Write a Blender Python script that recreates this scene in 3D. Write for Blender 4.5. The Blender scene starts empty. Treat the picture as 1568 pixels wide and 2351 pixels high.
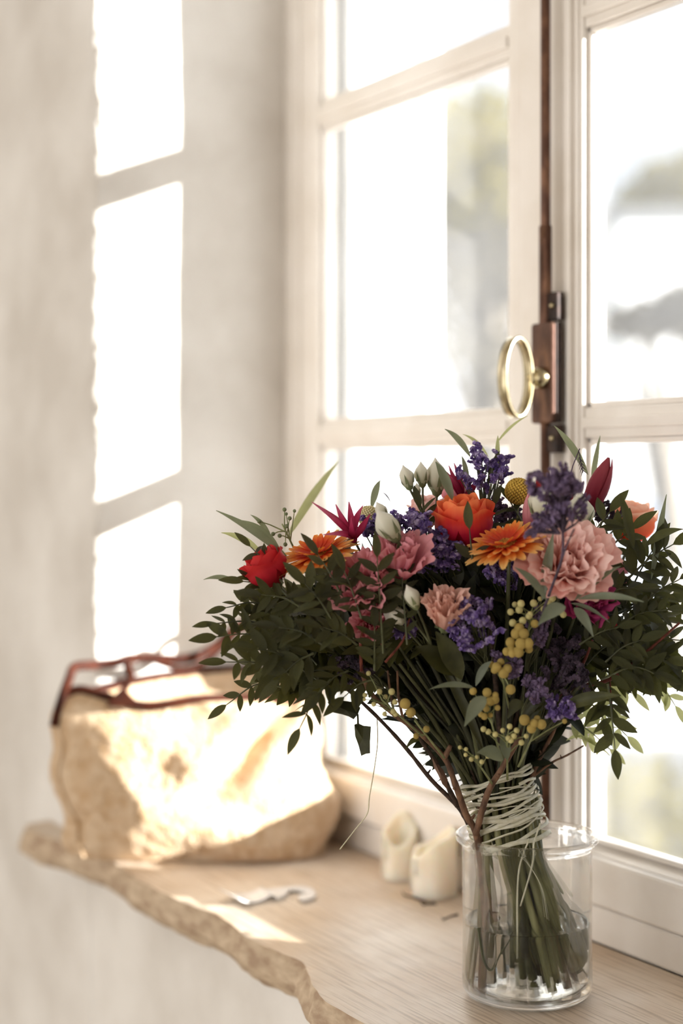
import bpy, math, random
from mathutils import Vector, Matrix, noise as mnoise
R = random.Random(7)
PI = math.pi
C = bpy.context.scene.collection
SC = bpy.context.scene
# ---------------------------------------------------------------- camera
F = 3800.0                      # focal length in pixels of the 1568x2351 frame
TH = math.atan(2162 / F)        # angle between view axis and the window wall
HZ = 1091.0                     # pixel row of the horizon
CAMH = 0.5395                   # camera height above the board (board top is z=0)
ct, st = math.cos(TH), math.sin(TH)
VV = Vector((-ct, st, 0)); RR = Vector((st, ct, 0)); UU = Vector((0, 0, 1))
cam = bpy.data.cameras.new('camera'); co = bpy.data.objects.new('camera', cam); C.objects.link(co)
SC.camera = co
cam.sensor_fit = 'VERTICAL'; cam.sensor_height = 36.0; cam.lens = F / 2351 * 36
cam.shift_y = (HZ - 1175.5) / 2351
cam.clip_start = 0.05; cam.clip_end = 400
mw = Matrix.Identity(4)
for i in range(3):
    mw[i][0] = RR[i]; mw[i][1] = UU[i]; mw[i][2] = -VV[i]
mw[2][3] = CAMH
co.matrix_world = mw
cam.dof.use_dof = True; cam.dof.focus_distance = 1.66; cam.dof.aperture_fstop = 2.0; cam.dof.aperture_blades = 0
# ---------------------------------------------------------------- world, sun, exposure
SC.view_settings.view_transform = 'Standard'; SC.view_settings.look = 'None'
SC.view_settings.gamma = 1.0; SC.view_settings.use_curve_mapping = False
SC.view_settings.exposure = 0.0
w = bpy.data.worlds.new('sky'); SC.world = w; w.use_nodes = True
nt = w.node_tree; nt.nodes.clear()
o_ = nt.nodes.new('ShaderNodeOutputWorld'); bg = nt.nodes.new('ShaderNodeBackground')
tc = nt.nodes.new('ShaderNodeTexCoord'); sx = nt.nodes.new('ShaderNodeSeparateXYZ'); rp = nt.nodes.new('ShaderNodeValToRGB')
nt.links.new(tc.outputs['Generated'], sx.inputs[0]); nt.links.new(sx.outputs['Z'], rp.inputs[0])
rp.color_ramp.elements[0].position = 0.0; rp.color_ramp.elements[0].color = (0.84, 0.885, 0.96, 1)
rp.color_ramp.elements[1].position = 0.6; rp.color_ramp.elements[1].color = (0.74, 0.82, 0.96, 1)
nt.links.new(rp.outputs[0], bg.inputs[0]); bg.inputs[1].default_value = 1.0
nt.links.new(bg.outputs[0], o_.inputs[0])
SUNV = Vector((1.22, 1.0, 0.39)).normalized()
sl = bpy.data.lights.new('sun', 'SUN'); sl.energy = 25.0; sl.angle = math.radians(0.55); sl.color = (1.0, 0.98, 0.95)
so = bpy.data.objects.new('sun', sl); C.objects.link(so); so.rotation_euler = SUNV.to_track_quat('Z', 'Y').to_euler(); so.location = (3, 5, 3)
# added fill lamps at the back wall openings, to brighten the room side
for k_, (lx, lsz, le) in enumerate(((-2.9, 2.2, 50), (0.0, 2.4, 50))):
    al = bpy.data.lights.new('room_fill_light', 'AREA'); al.shape = 'RECTANGLE'; al.size = lsz; al.size_y = 2.0; al.energy = le; al.color = (1.0, 0.96, 0.91)
    ao = bpy.data.objects.new('room_fill_light', al); C.objects.link(ao); ao.location = (lx, -3.55, .6); ao.rotation_euler = (math.radians(90), 0, 0)

# ---------------------------------------------------------------- pixel helpers (a point seen at a pixel, at a distance or on a plane)
def ray(px, py): a = (px - 784) / F; return VV + RR * a + UU * ((HZ - py) / F)
CP = Vector((0, 0, CAMH))
def P(px, py, d): return CP + ray(px, py) * d
def onZ(px, py, z=0): r = ray(px, py); return CP + r * ((z - CAMH) / r.z)
def onX(px, py, x): r = ray(px, py); return CP + r * (x / r.x)
def onY(px, py, y): r = ray(px, py); return CP + r * (y / r.y)
def cdir(rt, up, toward): return (RR * rt + UU * up - VV * toward).normalized()

# ---------------------------------------------------------------- objects
WM = {}
def link(o, parent=None, M=None):
    M = M or Matrix.Identity(4)
    C.objects.link(o)
    if parent is not None:
        o.parent = parent; o.matrix_basis = WM[parent.name].inverted() @ M
    else: o.matrix_basis = M
    WM[o.name] = M.copy()
    return o
def thing(name, label, cat, loc=(0, 0, 0), group=None):
    o = bpy.data.objects.new(name, None); o.empty_display_size = .02
    link(o, None, Matrix.Translation(Vector(loc)))
    o['label'] = label; o['category'] = cat
    if group: o['group'] = group
    return o
def struct_root(name, loc=(0, 0, 0)):
    o = bpy.data.objects.new(name, None); link(o, None, Matrix.Translation(Vector(loc))); o['kind'] = 'structure'; return o
def tag(o, label=None, cat=None, group=None, kind=None):
    if label: o['label'] = label
    if cat: o['category'] = cat
    if group: o['group'] = group
    if kind: o['kind'] = kind
    return o
class MB:
    def __init__(s): s.v = []; s.f = []
    def add(s, vs, fs):
        b = len(s.v); s.v += [Vector(q) for q in vs]; s.f += [tuple(i + b for i in q) for q in fs]
    def box(s, a, b):
        x0, y0, z0 = a; x1, y1, z1 = b
        s.add([(x0, y0, z0), (x1, y0, z0), (x1, y1, z0), (x0, y1, z0), (x0, y0, z1), (x1, y0, z1), (x1, y1, z1), (x0, y1, z1)],
              [(0, 3, 2, 1), (4, 5, 6, 7), (0, 1, 5, 4), (1, 2, 6, 5), (2, 3, 7, 6), (3, 0, 4, 7)])
    def obox(s, c, ax, ay, az, h):
        vs = [c + ax * (h[0] * i) + ay * (h[1] * j) + az * (h[2] * k) for k in (-1, 1) for j in (-1, 1) for i in (-1, 1)]
        s.add(vs, [(0, 2, 3, 1), (4, 5, 7, 6), (0, 1, 5, 4), (1, 3, 7, 5), (3, 2, 6, 7), (2, 0, 4, 6)])
    def grid(s, rows, closed=False):
        n = len(rows[0]); b = len(s.v)
        for r in rows: s.v += [Vector(q) for q in r]
        for i in range(len(rows) - 1):
            for j in range(n if closed else n - 1):
                k = (j + 1) % n
                s.f.append((b + i * n + j, b + i * n + k, b + (i + 1) * n + k, b + (i + 1) * n + j))
    def cap(s, idx): s.f.append(tuple(idx))
    def tube(s, pts, rad, n=6, caps=True, flat=1.0):
        pts = [Vector(p) for p in pts]; m = len(pts)
        if not hasattr(rad, '__len__'): rad = [rad] * m
        t0 = (pts[1] - pts[0]).normalized()
        up = Vector((0, 0, 1)) if abs(t0.z) < .9 else Vector((1, 0, 0))
        nrm = t0.cross(up).normalized(); rows = []
        for i in range(m):
            t = (pts[min(i + 1, m - 1)] - pts[max(i - 1, 0)])
            t = t.normalized() if t.length > 1e-9 else t0
            nrm = (nrm - t * nrm.dot(t))
            nrm = nrm.normalized() if nrm.length > 1e-6 else t.orthogonal().normalized()
            bn = t.cross(nrm)
            rows.append([pts[i] + (nrm * math.cos(2 * PI * k / n) + bn * math.sin(2 * PI * k / n) * flat) * rad[i] for k in range(n)])
        b = len(s.v); s.grid(rows, True)
        if caps:
            s.cap([b + k for k in range(n)][::-1]); s.cap([b + (m - 1) * n + k for k in range(n)])
    def lathe(s, prof, n=48, c=(0, 0, 0)):
        c = Vector(c)
        s.grid([[c + Vector((r * math.cos(2 * PI * k / n), r * math.sin(2 * PI * k / n), z)) for k in range(n)] for r, z in prof], True)
    def ball(s, c, r, n=6, m=4):
        c = Vector(c); b = len(s.v); s.v.append(c - UU * r)
        for i in range(1, m):
            a = -PI / 2 + PI * i / m
            for k in range(n): s.v.append(c + Vector((math.cos(a) * math.cos(2 * PI * k / n), math.cos(a) * math.sin(2 * PI * k / n), math.sin(a))) * r)
        s.v.append(c + UU * r); e = len(s.v) - 1
        for k in range(n):
            s.f.append((b, b + 1 + (k + 1) % n, b + 1 + k)); s.f.append((e, e - n + k, e - n + (k + 1) % n))
        for i in range(m - 2):
            for k in range(n):
                s.f.append((b + 1 + i * n + k, b + 1 + i * n + (k + 1) % n, b + 1 + (i + 1) * n + (k + 1) % n, b + 1 + (i + 1) * n + k))
    def extend(s, mb, M):
        b = len(s.v); s.v += [M @ q for q in mb.v]; s.f += [tuple(i + b for i in q) for q in mb.f]
    def mesh(s, name, mat, smooth=True, org=None):
        me = bpy.data.meshes.new(name)
        O = Vector(org) if org is not None else Vector((0, 0, 0))
        me.from_pydata([tuple(q - O) for q in s.v], [], s.f); me.validate()
        if mat: me.materials.append(mat)
        if smooth: me.shade_smooth()
        return me
    def build(s, name, mat, parent=None, smooth=True, org=None):
        """verts are world coordinates; the object's origin goes to org (or the parent's)"""
        if org is None: org = WM[parent.name].translation if parent is not None else Vector((0, 0, 0))
        me = s.mesh(name, mat, smooth, org)
        return link(bpy.data.objects.new(name, me), parent, Matrix.Translation(Vector(org)))
def inst(name, me, parent, M): return link(bpy.data.objects.new(name, me), parent, M)
def bevel(o, wd=.002, seg=2, ang=35):
    m = o.modifiers.new('bevel', 'BEVEL'); m.width = wd; m.segments = seg; m.limit_method = 'ANGLE'; m.angle_limit = math.radians(ang)
    return o
def catmull(pts, n=6):
    pts = [Vector(p) for p in pts]; q = [pts[0] * 2 - pts[1]] + pts + [pts[-1] * 2 - pts[-2]]; out = []
    for i in range(1, len(q) - 2):
        a, b, c, d = q[i - 1:i + 3]
        for k in range(n):
            t = k / n
            out.append(.5 * ((2 * b) + (c - a) * t + (2 * a - 5 * b + 4 * c - d) * t * t + (3 * b - a - 3 * c + d) * t ** 3))
    out.append(pts[-1]); return out
def frame(loc, z, roll=0, s=1):
    z = Vector(z).normalized(); x = z.orthogonal().normalized(); y = z.cross(x)
    M = Matrix((x, y, z)).transposed().to_4x4()
    return Matrix.Translation(Vector(loc)) @ M @ Matrix.Rotation(roll, 4, 'Z') @ Matrix.Scale(s, 4)
def yframe(loc, y, nrm, s=1):
    """local +Y along y, local +Z near nrm"""
    y = Vector(y).normalized(); nrm = Vector(nrm); z = nrm - y * nrm.dot(y)
    z = z.normalized() if z.length > 1e-5 else y.orthogonal().normalized()
    x = y.cross(z)
    return Matrix.Translation(Vector(loc)) @ Matrix((x, y, z)).transposed().to_4x4() @ Matrix.Scale(s, 4)

# ---------------------------------------------------------------- materials
def rgb(h):
    h = h.lstrip('#'); c = [int(h[i:i + 2], 16) / 255 for i in (0, 2, 4)]
    return tuple((x / 12.92 if x <= .04045 else ((x + .055) / 1.055) ** 2.4) for x in c) + (1,)
def mat(name, c1, c2=None, scale=20, rough=.6, bump=0, bscale=None, metal=0, transl=0, tcol=None, spec=.5, detail=4,
        stretch=None, sss=0, grad=None, axis='Z', gnoise=.0, rnd=0, c3=None, coat=0, sheen=0, rampw=(.35, .65)):
    m = bpy.data.materials.new(name); m.use_nodes = True; N = m.node_tree.nodes; L = m.node_tree.links
    b = N['Principled BSDF']; out = N['Material Output']
    b.inputs['Roughness'].default_value = rough; b.inputs['Metallic'].default_value = metal
    b.inputs['Specular IOR Level'].default_value = spec; b.inputs['Coat Weight'].default_value = coat
    b.inputs['Sheen Weight'].default_value = sheen
    tcn = N.new('ShaderNodeTexCoord'); vec = tcn.outputs['Object']
    if stretch:
        mp = N.new('ShaderNodeMapping'); mp.inputs['Scale'].default_value = stretch; L.new(vec, mp.inputs[0]); vec2 = mp.outputs[0]
    else: vec2 = vec
    nz = N.new('ShaderNodeTexNoise'); nz.inputs['Scale'].default_value = scale; nz.inputs['Detail'].default_value = detail; L.new(vec2, nz.inputs['Vector'])
    r = N.new('ShaderNodeValToRGB'); e = r.color_ramp.elements
    if grad:   # [(pos, colour)] along an object axis, positions in metres
        sp = N.new('ShaderNodeSeparateXYZ'); L.new(vec, sp.inputs[0])
        lo, hi = grad[0][0], grad[-1][0]
        mr = N.new('ShaderNodeMapRange'); mr.inputs[1].default_value = lo; mr.inputs[2].default_value = hi
        ad = N.new('ShaderNodeMath'); ad.operation = 'MULTIPLY_ADD'; ad.inputs[1].default_value = gnoise * (hi - lo)
        L.new(nz.outputs['Fac'], ad.inputs[0]); L.new(sp.outputs[axis], ad.inputs[2]); L.new(ad.outputs[0], mr.inputs[0]); L.new(mr.outputs[0], r.inputs[0])
        e[0].position = 0; e[0].color = rgb(grad[0][1]); e[1].position = 1; e[1].color = rgb(grad[-1][1])
        for p_, c_ in grad[1:-1]:
            el = e.new((p_ - lo) / (hi - lo)); el.color = rgb(c_)
    else:
        L.new(nz.outputs['Fac'], r.inputs[0])
        e[0].position, e[1].position = rampw; e[0].color = rgb(c1); e[1].color = rgb(c2 or c1)
        if c3: el = e.new(.5 * (rampw[0] + rampw[1])); el.color = rgb(c3)
    col = r.outputs[0]
    if rnd:
        oi = N.new('ShaderNodeObjectInfo'); hs = N.new('ShaderNodeHueSaturation')
        m1 = N.new('ShaderNodeMapRange'); m1.inputs[3].default_value = 1 - rnd; m1.inputs[4].default_value = 1 + rnd
        L.new(oi.outputs['Random'], m1.inputs[0]); L.new(m1.outputs[0], hs.inputs['Value']); L.new(col, hs.inputs['Color']); col = hs.outputs[0]
    L.new(col, b.inputs['Base Color'])
    if sss: b.inputs['Subsurface Weight'].default_value = sss; b.inputs['Subsurface Radius'].default_value = (.02, .012, .006); b.inputs['Subsurface Scale'].default_value = 1
    if bump:
        nb = N.new('ShaderNodeTexNoise'); nb.inputs['Scale'].default_value = bscale or scale; nb.inputs['Detail'].default_value = 6; L.new(vec2, nb.inputs['Vector'])
        bp = N.new('ShaderNodeBump'); bp.inputs['Strength'].default_value = 1; bp.inputs['Distance'].default_value = bump
        L.new(nb.outputs['Fac'], bp.inputs['Height']); L.new(bp.outputs[0], b.inputs['Normal'])
    if transl:
        t = N.new('ShaderNodeBsdfTranslucent'); mx = N.new('ShaderNodeMixShader'); mx.inputs[0].default_value = transl
        if tcol: t.inputs[0].default_value = rgb(tcol)
        else: L.new(col, t.inputs[0])
        L.new(b.outputs[0], mx.inputs[1]); L.new(t.outputs[0], mx.inputs[2]); L.new(mx.outputs[0], out.inputs[0])
    return m
M_PLASTER = mat('plaster', '#cfc9c1', '#e3dfd9', scale=5, rough=.95, bump=.004, bscale=26, spec=.1)
M_WHITE = mat('white_paint', '#e4dcd2', '#efe9e2', scale=9, rough=.38, bump=.0006, bscale=60)
M_WHITEOUT = mat('exterior_plaster', '#f1f0ee', '#ffffff', scale=4, rough=.9)
M_CEIL = mat('ceiling_paint', '#e8e2d8', scale=4, rough=.9)
M_FLOOR = mat('floor_boards', '#c2b49f', '#d6cab8', scale=3, rough=.6, stretch=(1, 12, 1))
M_IRON = mat('rusted_iron', '#4a2f22', '#7d5a45', scale=70, rough=.5, metal=.55, bump=.0006, bscale=160, c3='#5d4032', stretch=(1, 1, .35))
M_IRONDK = mat('dark_iron', '#241813', '#3a2820', scale=60, rough=.6, metal=.4)
M_BRASS = mat('aged_brass', '#8f8263', '#bdb092', scale=40, rough=.25, metal=1)
M_WAX = mat('candle_wax', '#f0e2cc', '#f8f0e2', scale=20, rough=.45, sss=.6)
M_LEATHER = mat('brown_leather', '#33150a', '#4a1f0c', scale=60, spec=.2, rough=.7, bump=.0004, bscale=300)
M_SHEAR = mat('shearling', '#cbab86', '#e0c8aa', scale=60, rough=1, bump=.006, bscale=120, spec=.05, sheen=.2, transl=.1, tcol='#e0bd92', detail=8)
M_HOOK = mat('white_plastic', '#f2f0ee', scale=5, rough=.25)
M_BARK = mat('brown_bark', '#4a3324', '#7b5a42', scale=160, rough=.8, bump=.0008, bscale=400, stretch=(1, 1, .4))
M_BARKDK = mat('dark_bark', '#2b201a', '#4d3a2d', scale=160, rough=.8, bump=.0005, bscale=400)
M_BARKRED = mat('reddish_bark', '#5a261a', '#7c3a28', scale=160, rough=.7)
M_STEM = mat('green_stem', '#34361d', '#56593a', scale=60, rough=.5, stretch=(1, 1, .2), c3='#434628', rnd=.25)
M_STEMDK = mat('shaded_stem', '#1e2012', '#33351f', scale=60, rough=.6, stretch=(1, 1, .2))  # shadow above the binding put into a darker stem colour
M_STEMFOOT = mat('cut_stem', '#5a5b38', '#85845a', scale=70, rough=.5, stretch=(1, 1, .25), c3='#6c6a44', rnd=.25)
M_STEMLT = mat('pale_green_stem', '#7d8455', '#a3a876', scale=60, rough=.5, transl=.2)
M_RAFFIA = mat('raffia', '#e2dfc8', '#f8f6ea', scale=200, rough=.3, transl=.4, tcol='#efeacd')
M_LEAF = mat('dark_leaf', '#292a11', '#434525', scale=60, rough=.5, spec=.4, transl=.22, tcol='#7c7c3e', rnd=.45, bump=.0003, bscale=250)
M_LEAFDP = mat('shaded_foliage', '#1b1f10', '#2b2f1a', scale=60, rough=.6, transl=.1, tcol='#3a4520')  # inner shade of the bouquet put into a darker leaf colour
M_LEAFGR = mat('grey_green_leaf', '#5d6656', '#78806f', scale=40, rough=.55, transl=.3, tcol='#a3a878', rnd=.15)
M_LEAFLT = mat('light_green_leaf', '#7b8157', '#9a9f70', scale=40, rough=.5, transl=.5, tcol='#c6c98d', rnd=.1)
M_LEAFDEAD = mat('dry_brown_leaf', '#7a5d4c', '#947461', scale=60, rough=.8, transl=.3)
M_CALYX = mat('calyx_green', '#5c6644', '#79825c', scale=60, rough=.6)
M_CREAM = mat('cream_bud', '#c5c4a2', '#e3e0cb', scale=60, rough=.6, transl=.3, grad=[(0, '#bfc39c'), (.010, '#e2e0ca'), (.026, '#f4f1e6')], axis='Z')
M_CRASP = mat('craspedia_yellow', '#a8842c', '#d2ae4a', scale=90, rough=.8)
M_CRASPPALE = mat('pale_yellow', '#c9bb86', '#e0d5a9', scale=90, rough=.8)
M_MIMO = mat('mimosa_yellow', '#cda94c', '#e8cf7c', scale=500, rough=.9, bump=.0008, bscale=900, rnd=.12)
M_MIMOBUD = mat('mimosa_bud', '#a9a066', '#c7bd86', scale=300, rough=.9, rnd=.12)
M_STATICE = mat('statice_purple', '#57427f', '#c9b9de', scale=150, rough=.8, transl=.25, c3='#7c63a6', tcol='#8672a8')
M_STATDRY = mat('statice_mauve', '#6f5868', '#9a86a8', scale=130, rough=.8, transl=.25, c3='#7d6a8e')
M_STATDK = mat('statice_dried', '#2e2630', '#5a4a5c', scale=130, rough=.9)
def petalmat(name, grad, axis='Z', transl=.35, gnoise=.3, rough=.55): return mat(name, '#ffffff', scale=120, rough=rough, grad=grad, axis=axis, transl=transl, gnoise=gnoise, spec=.25, stretch=(1, 1, .15))
M_ROSERED = petalmat('coral_red_petal', [(0, '#a3102c'), (.027, '#c81c40'), (.038, '#ee4a3c'), (.050, '#fa8f58')])
M_ROSEDP = petalmat('crimson_petal', [(0, '#8d1022'), (.03, '#c01f30'), (.05, '#d83a3a')])
M_ROSEOR = petalmat('orange_rose_petal', [(0, '#c22a30'), (.016, '#f0643c'), (.034, '#f9a070'), (.046, '#fdd6bc')], transl=.6)  # glow of the sun put into pale tips and extra translucency
M_PINK = petalmat('pale_pink_petal', [(0, '#e4908a'), (.02, '#fcc2b8'), (.035, '#ffdcd4')])
M_PINKMID = petalmat('rose_pink_petal', [(0, '#b03c58'), (.02, '#dd7c8c'), (.035, '#eaa3ab')])
M_SALMON = petalmat('salmon_pink_petal', [(0, '#c98c7e'), (.02, '#ecb8a8'), (.035, '#f4cabb')])
M_MAG = petalmat('magenta_petal', [(0, '#6e1440'), (.03, '#a52f68'), (.05, '#c95a8c')])
M_HOT = petalmat('hot_pink_petal', [(0, '#a81c4c'), (.03, '#cc3c6c'), (.055, '#e07c9c')], axis='Y')
M_TULIP = petalmat('wine_red_petal', [(0, '#5a0f26'), (.03, '#8c1f38'), (.055, '#a84a55')])
M_GERB = petalmat('orange_ray_petal', [(.006, '#b3241a'), (.020, '#d94c28'), (.028, '#f39a44'), (.042, '#fad084')], axis='Y', transl=.4)
M_GERBC = mat('gerbera_centre', '#8a5a1c', '#c9862f', scale=300, rough=.9, bump=.001, bscale=500)

def glassy(name, col=(1, 1, 1, 1), ior=1.45, tmix=.5, rough=0.0, dust=0.0):
    m = bpy.data.materials.new(name); m.use_nodes = True; N = m.node_tree.nodes; L = m.node_tree.links
    for n_ in list(N):
        if n_.type != 'OUTPUT_MATERIAL': N.remove(n_)
    out = [n_ for n_ in N if n_.type == 'OUTPUT_MATERIAL'][0]
    g = N.new('ShaderNodeBsdfGlass'); g.inputs['IOR'].default_value = ior; g.inputs['Color'].default_value = col; g.inputs['Roughness'].default_value = rough
    t = N.new('ShaderNodeBsdfTransparent'); t.inputs[0].default_value = col
    mx = N.new('ShaderNodeMixShader'); mx.inputs[0].default_value = tmix
    L.new(g.outputs[0], mx.inputs[1]); L.new(t.outputs[0], mx.inputs[2]); L.new(mx.outputs[0], out.inputs[0])
    return m
M_GLASS = glassy('vase_glass', (.985, .99, .99, 1), 1.4, .55)
M_WATER = glassy('water', (.985, .985, .975, 1), 1.22, .0)
def pane_mat():
    m = bpy.data.materials.new('window_glass'); m.use_nodes = True; N = m.node_tree.nodes; L = m.node_tree.links
    for n_ in list(N):
        if n_.type != 'OUTPUT_MATERIAL': N.remove(n_)
    out = [n_ for n_ in N if n_.type == 'OUTPUT_MATERIAL'][0]
    t = N.new('ShaderNodeBsdfTransparent'); t.inputs[0].default_value = (.97, .98, .98, 1)
    g = N.new('ShaderNodeBsdfGlossy'); g.inputs['Roughness'].default_value = .02
    d = N.new('ShaderNodeBsdfTranslucent'); d.inputs[0].default_value = (.95, .95, .95, 1)
    nz = N.new('ShaderNodeTexNoise'); nz.inputs['Scale'].default_value = 6
    tcn = N.new('ShaderNodeTexCoord'); L.new(tcn.outputs['Object'], nz.inputs['Vector'])
    mr = N.new('ShaderNodeMapRange'); mr.inputs[3].default_value = .02; mr.inputs[4].default_value = .06; L.new(nz.outputs['Fac'], mr.inputs[0])
    lw = N.new('ShaderNodeLayerWeight'); lw.inputs[0].default_value = .5
    pw = N.new('ShaderNodeMath'); pw.operation = 'POWER'; pw.inputs[1].default_value = 4; L.new(lw.outputs['Facing'], pw.inputs[0])
    fr = N.new('ShaderNodeMath'); fr.operation = 'MULTIPLY_ADD'; fr.inputs[1].default_value = .45; fr.inputs[2].default_value = .03; L.new(pw.outputs[0], fr.inputs[0])
    m1 = N.new('ShaderNodeMixShader'); m2 = N.new('ShaderNodeMixShader')
    L.new(mr.outputs[0], m1.inputs[0]); L.new(t.outputs[0], m1.inputs[1]); L.new(d.outputs[0], m1.inputs[2])
    L.new(fr.outputs[0], m2.inputs[0]); L.new(m1.outputs[0], m2.inputs[1]); L.new(g.outputs[0], m2.inputs[2]); L.new(m2.outputs[0], out.inputs[0])
    return m
M_PANE = pane_mat()
M_TRANSL = mat('translucent_white', '#f4f6f8', rough=.6, transl=.75, tcol='#ffffff', scale=3)

# wood of the window board: fine sawn lines along the depth, whitewashed
def board_mat():
    m = bpy.data.materials.new('bleached_oak'); m.use_nodes = True; N = m.node_tree.nodes; L = m.node_tree.links; b = N['Principled BSDF']
    tcn = N.new('ShaderNodeTexCoord')
    mp = N.new('ShaderNodeMapping'); mp.inputs['Scale'].default_value = (9, 260, 60); mp.inputs['Rotation'].default_value = (0, 0, math.radians(33)); L.new(tcn.outputs['Object'], mp.inputs[0])
    n1 = N.new('ShaderNodeTexNoise'); n1.inputs['Scale'].default_value = 1; n1.inputs['Detail'].default_value = 3; L.new(mp.outputs[0], n1.inputs['Vector'])
    n2 = N.new('ShaderNodeTexNoise'); n2.inputs['Scale'].default_value = 7; n2.inputs['Detail'].default_value = 5; L.new(tcn.outputs['Object'], n2.inputs['Vector'])
    r1 = N.new('ShaderNodeValToRGB'); r1.color_ramp.elements[0].position = .36; r1.color_ramp.elements[0].color = rgb('#c4b5a2'); r1.color_ramp.elements[1].position = .5; r1.color_ramp.elements[1].color = rgb('#e9dfd2')
    r2 = N.new('ShaderNodeValToRGB'); r2.color_ramp.elements[0].position = .35; r2.color_ramp.elements[0].color = rgb('#dccab4'); r2.color_ramp.elements[1].position = .7; r2.color_ramp.elements[1].color = rgb('#f6f0e9')
    L.new(n1.outputs['Fac'], r1.inputs[0]); L.new(n2.outputs['Fac'], r2.inputs[0])
    mx = N.new('ShaderNodeMix'); mx.data_type = 'RGBA'; mx.blend_type = 'MULTIPLY'; mx.inputs[0].default_value = .85
    L.new(r2.outputs[0], mx.inputs[6]); L.new(r1.outputs[0], mx.inputs[7]); L.new(mx.outputs[2], b.inputs['Base Color'])
    b.inputs['Roughness'].default_value = .42
    bp = N.new('ShaderNodeBump'); bp.inputs['Distance'].default_value = .0006; L.new(n1.outputs['Fac'], bp.inputs['Height']); L.new(bp.outputs[0], b.inputs['Normal'])
    return m
M_BOARD = board_mat()
M_BARKEDGE = mat('board_live_edge', '#a58c74', '#cbb69c', scale=30, rough=.8, bump=.003, bscale=60, c3='#b8a288', stretch=(1, 2.4, 2.4), detail=8)

# ================================================================= ROOM AND WINDOW
WY = .881        # room face of the window wall
XL, XR = -2.28, -.95   # reveals
SY = 1.20        # room face of the sashes
ZTOP = 1.66
def nz3(x, y, z, s): return mnoise.noise(Vector((x * s, y * s, z * s)))
# window wall on the left: room face, worn corner and left reveal in one plaster skin
mb = MB()
path = [(-5.0, WY), (-3.6, WY), (-2.9, WY), (-2.6, WY), (-2.46, WY)]
path += [(-2.45 + i * .008, WY) for i in range(20)]
cr = .012
path += [(XL - cr + cr * math.sin(a), WY + cr - cr * math.cos(a)) for a in [PI / 2 * i / 8 for i in range(1, 9)]]
path += [(XL, WY + cr + .006 * i) for i in range(1, 24)] + [(XL, 1.05), (XL, 1.09), (XL, 1.13), (XL, 1.17), (XL, 1.21)]
rows = []
z = -.95
zs = [-.95, -.7, -.5]
q_ = -.4
while q_ < 1.2: zs.append(q_); q_ += .0065
zs += [1.3, 1.45, 1.6, 1.8, 2.1]
for z in zs:
    row = []
    for (x, y) in path:
        if z < -.04 and (x > XL - cr or y > WY + .001):     # below the board the wall face runs on under the window
            tt = (y - WY) / .33 if y > WY + .001 else 0
            x, y = XL - cr + .003 + tt * (XR - XL + .05), WY
        near = math.exp(-((x - XL) ** 2 + (y - WY) ** 2) / .0012) if z > -.04 else 0
        big = nz3(x, y, z, 2.2) * .006 + nz3(x, y, z, 7) * .0025 + nz3(x, y, z, 24) * .001
        chip = (nz3(.3, .7, z, 9) * .006 + nz3(.1, .2, z, 32) * .0075 + abs(nz3(x, y, z, 75)) * .007) * near
        d = Vector((.7, -.7, 0)) if near > .3 else (Vector((0, -1, 0)) if y <= WY + .001 else Vector((1, 0, 0)))
        e = (Vector((0, -1, 0)) if y <= WY + .001 else Vector((1, 0, 0)))
        fade = min(1, max(0, (1.2 - y) / .05))
        p = Vector((x, y, z)) + e * big * (1 - near) * fade + Vector((-.7, .7, 0)) * (chip + .002 * near)
        row.append(p)
    rows.append(row)
mb.grid(rows)
tag(mb.build('wall_left', M_PLASTER), kind='structure')
def struct(name, boxes, m, bev=None):
    mb = MB()
    for a, b in boxes: mb.box(a, b)
    o = mb.build(name, m, smooth=False); tag(o, kind='structure')
    if bev: bevel(o, bev)
    return o
# body of the wall behind the skin, right and upper parts, below the board
struct('wall_window', [((-5, WY + .02, -.95), (XL - .014, 1.42, 2.1)), ((XR, WY, -.95), (2.0, 1.42, 2.1)), ((XL - .014, WY, ZTOP + .005), (XR, 1.42, 2.1)),
                       ((-2.47, WY + .02, -.95), (XR, 1.42, -.05))], M_PLASTER)
struct('wall_exterior', [((-2.29, 1.245, -.06), (-2.175, 1.42, ZTOP + .01)), ((-1.055, 1.245, -.06), (-.94, 1.42, ZTOP + .01)), ((-2.3, 1.245, -.06), (-.94, 1.46, .02)),
                         ((-2.3, 1.245, 1.585), (-.94, 1.42, ZTOP + .02))], M_WHITEOUT)
struct('floor', [((-5, -3.6, -1.0), (2.0, WY, -.95))], M_FLOOR)
struct('ceiling', [((-5, -3.6, 2.1), (2.0, 1.42, 2.15))], M_CEIL)
struct('wall_back', [((-5, -3.65, -.95), (2, -3.6, -.45)), ((-5, -3.65, 1.75), (2, -3.6, 2.1)), ((-5, -3.65, -.45), (-4.2, -3.6, 1.75)), ((1.4, -3.65, -.45), (2, -3.6, 1.75)), ((-1.7, -3.65, -.45), (-1.3, -3.6, 1.75))], M_PLASTER)
struct('wall_far', [((-5.05, -3.6, -.95), (-5, 1.42, 2.1))], M_PLASTER)
struct('wall_right', [((2.0, -3.6, -.95), (2.05, 1.42, 2.1))], M_PLASTER)

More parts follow.
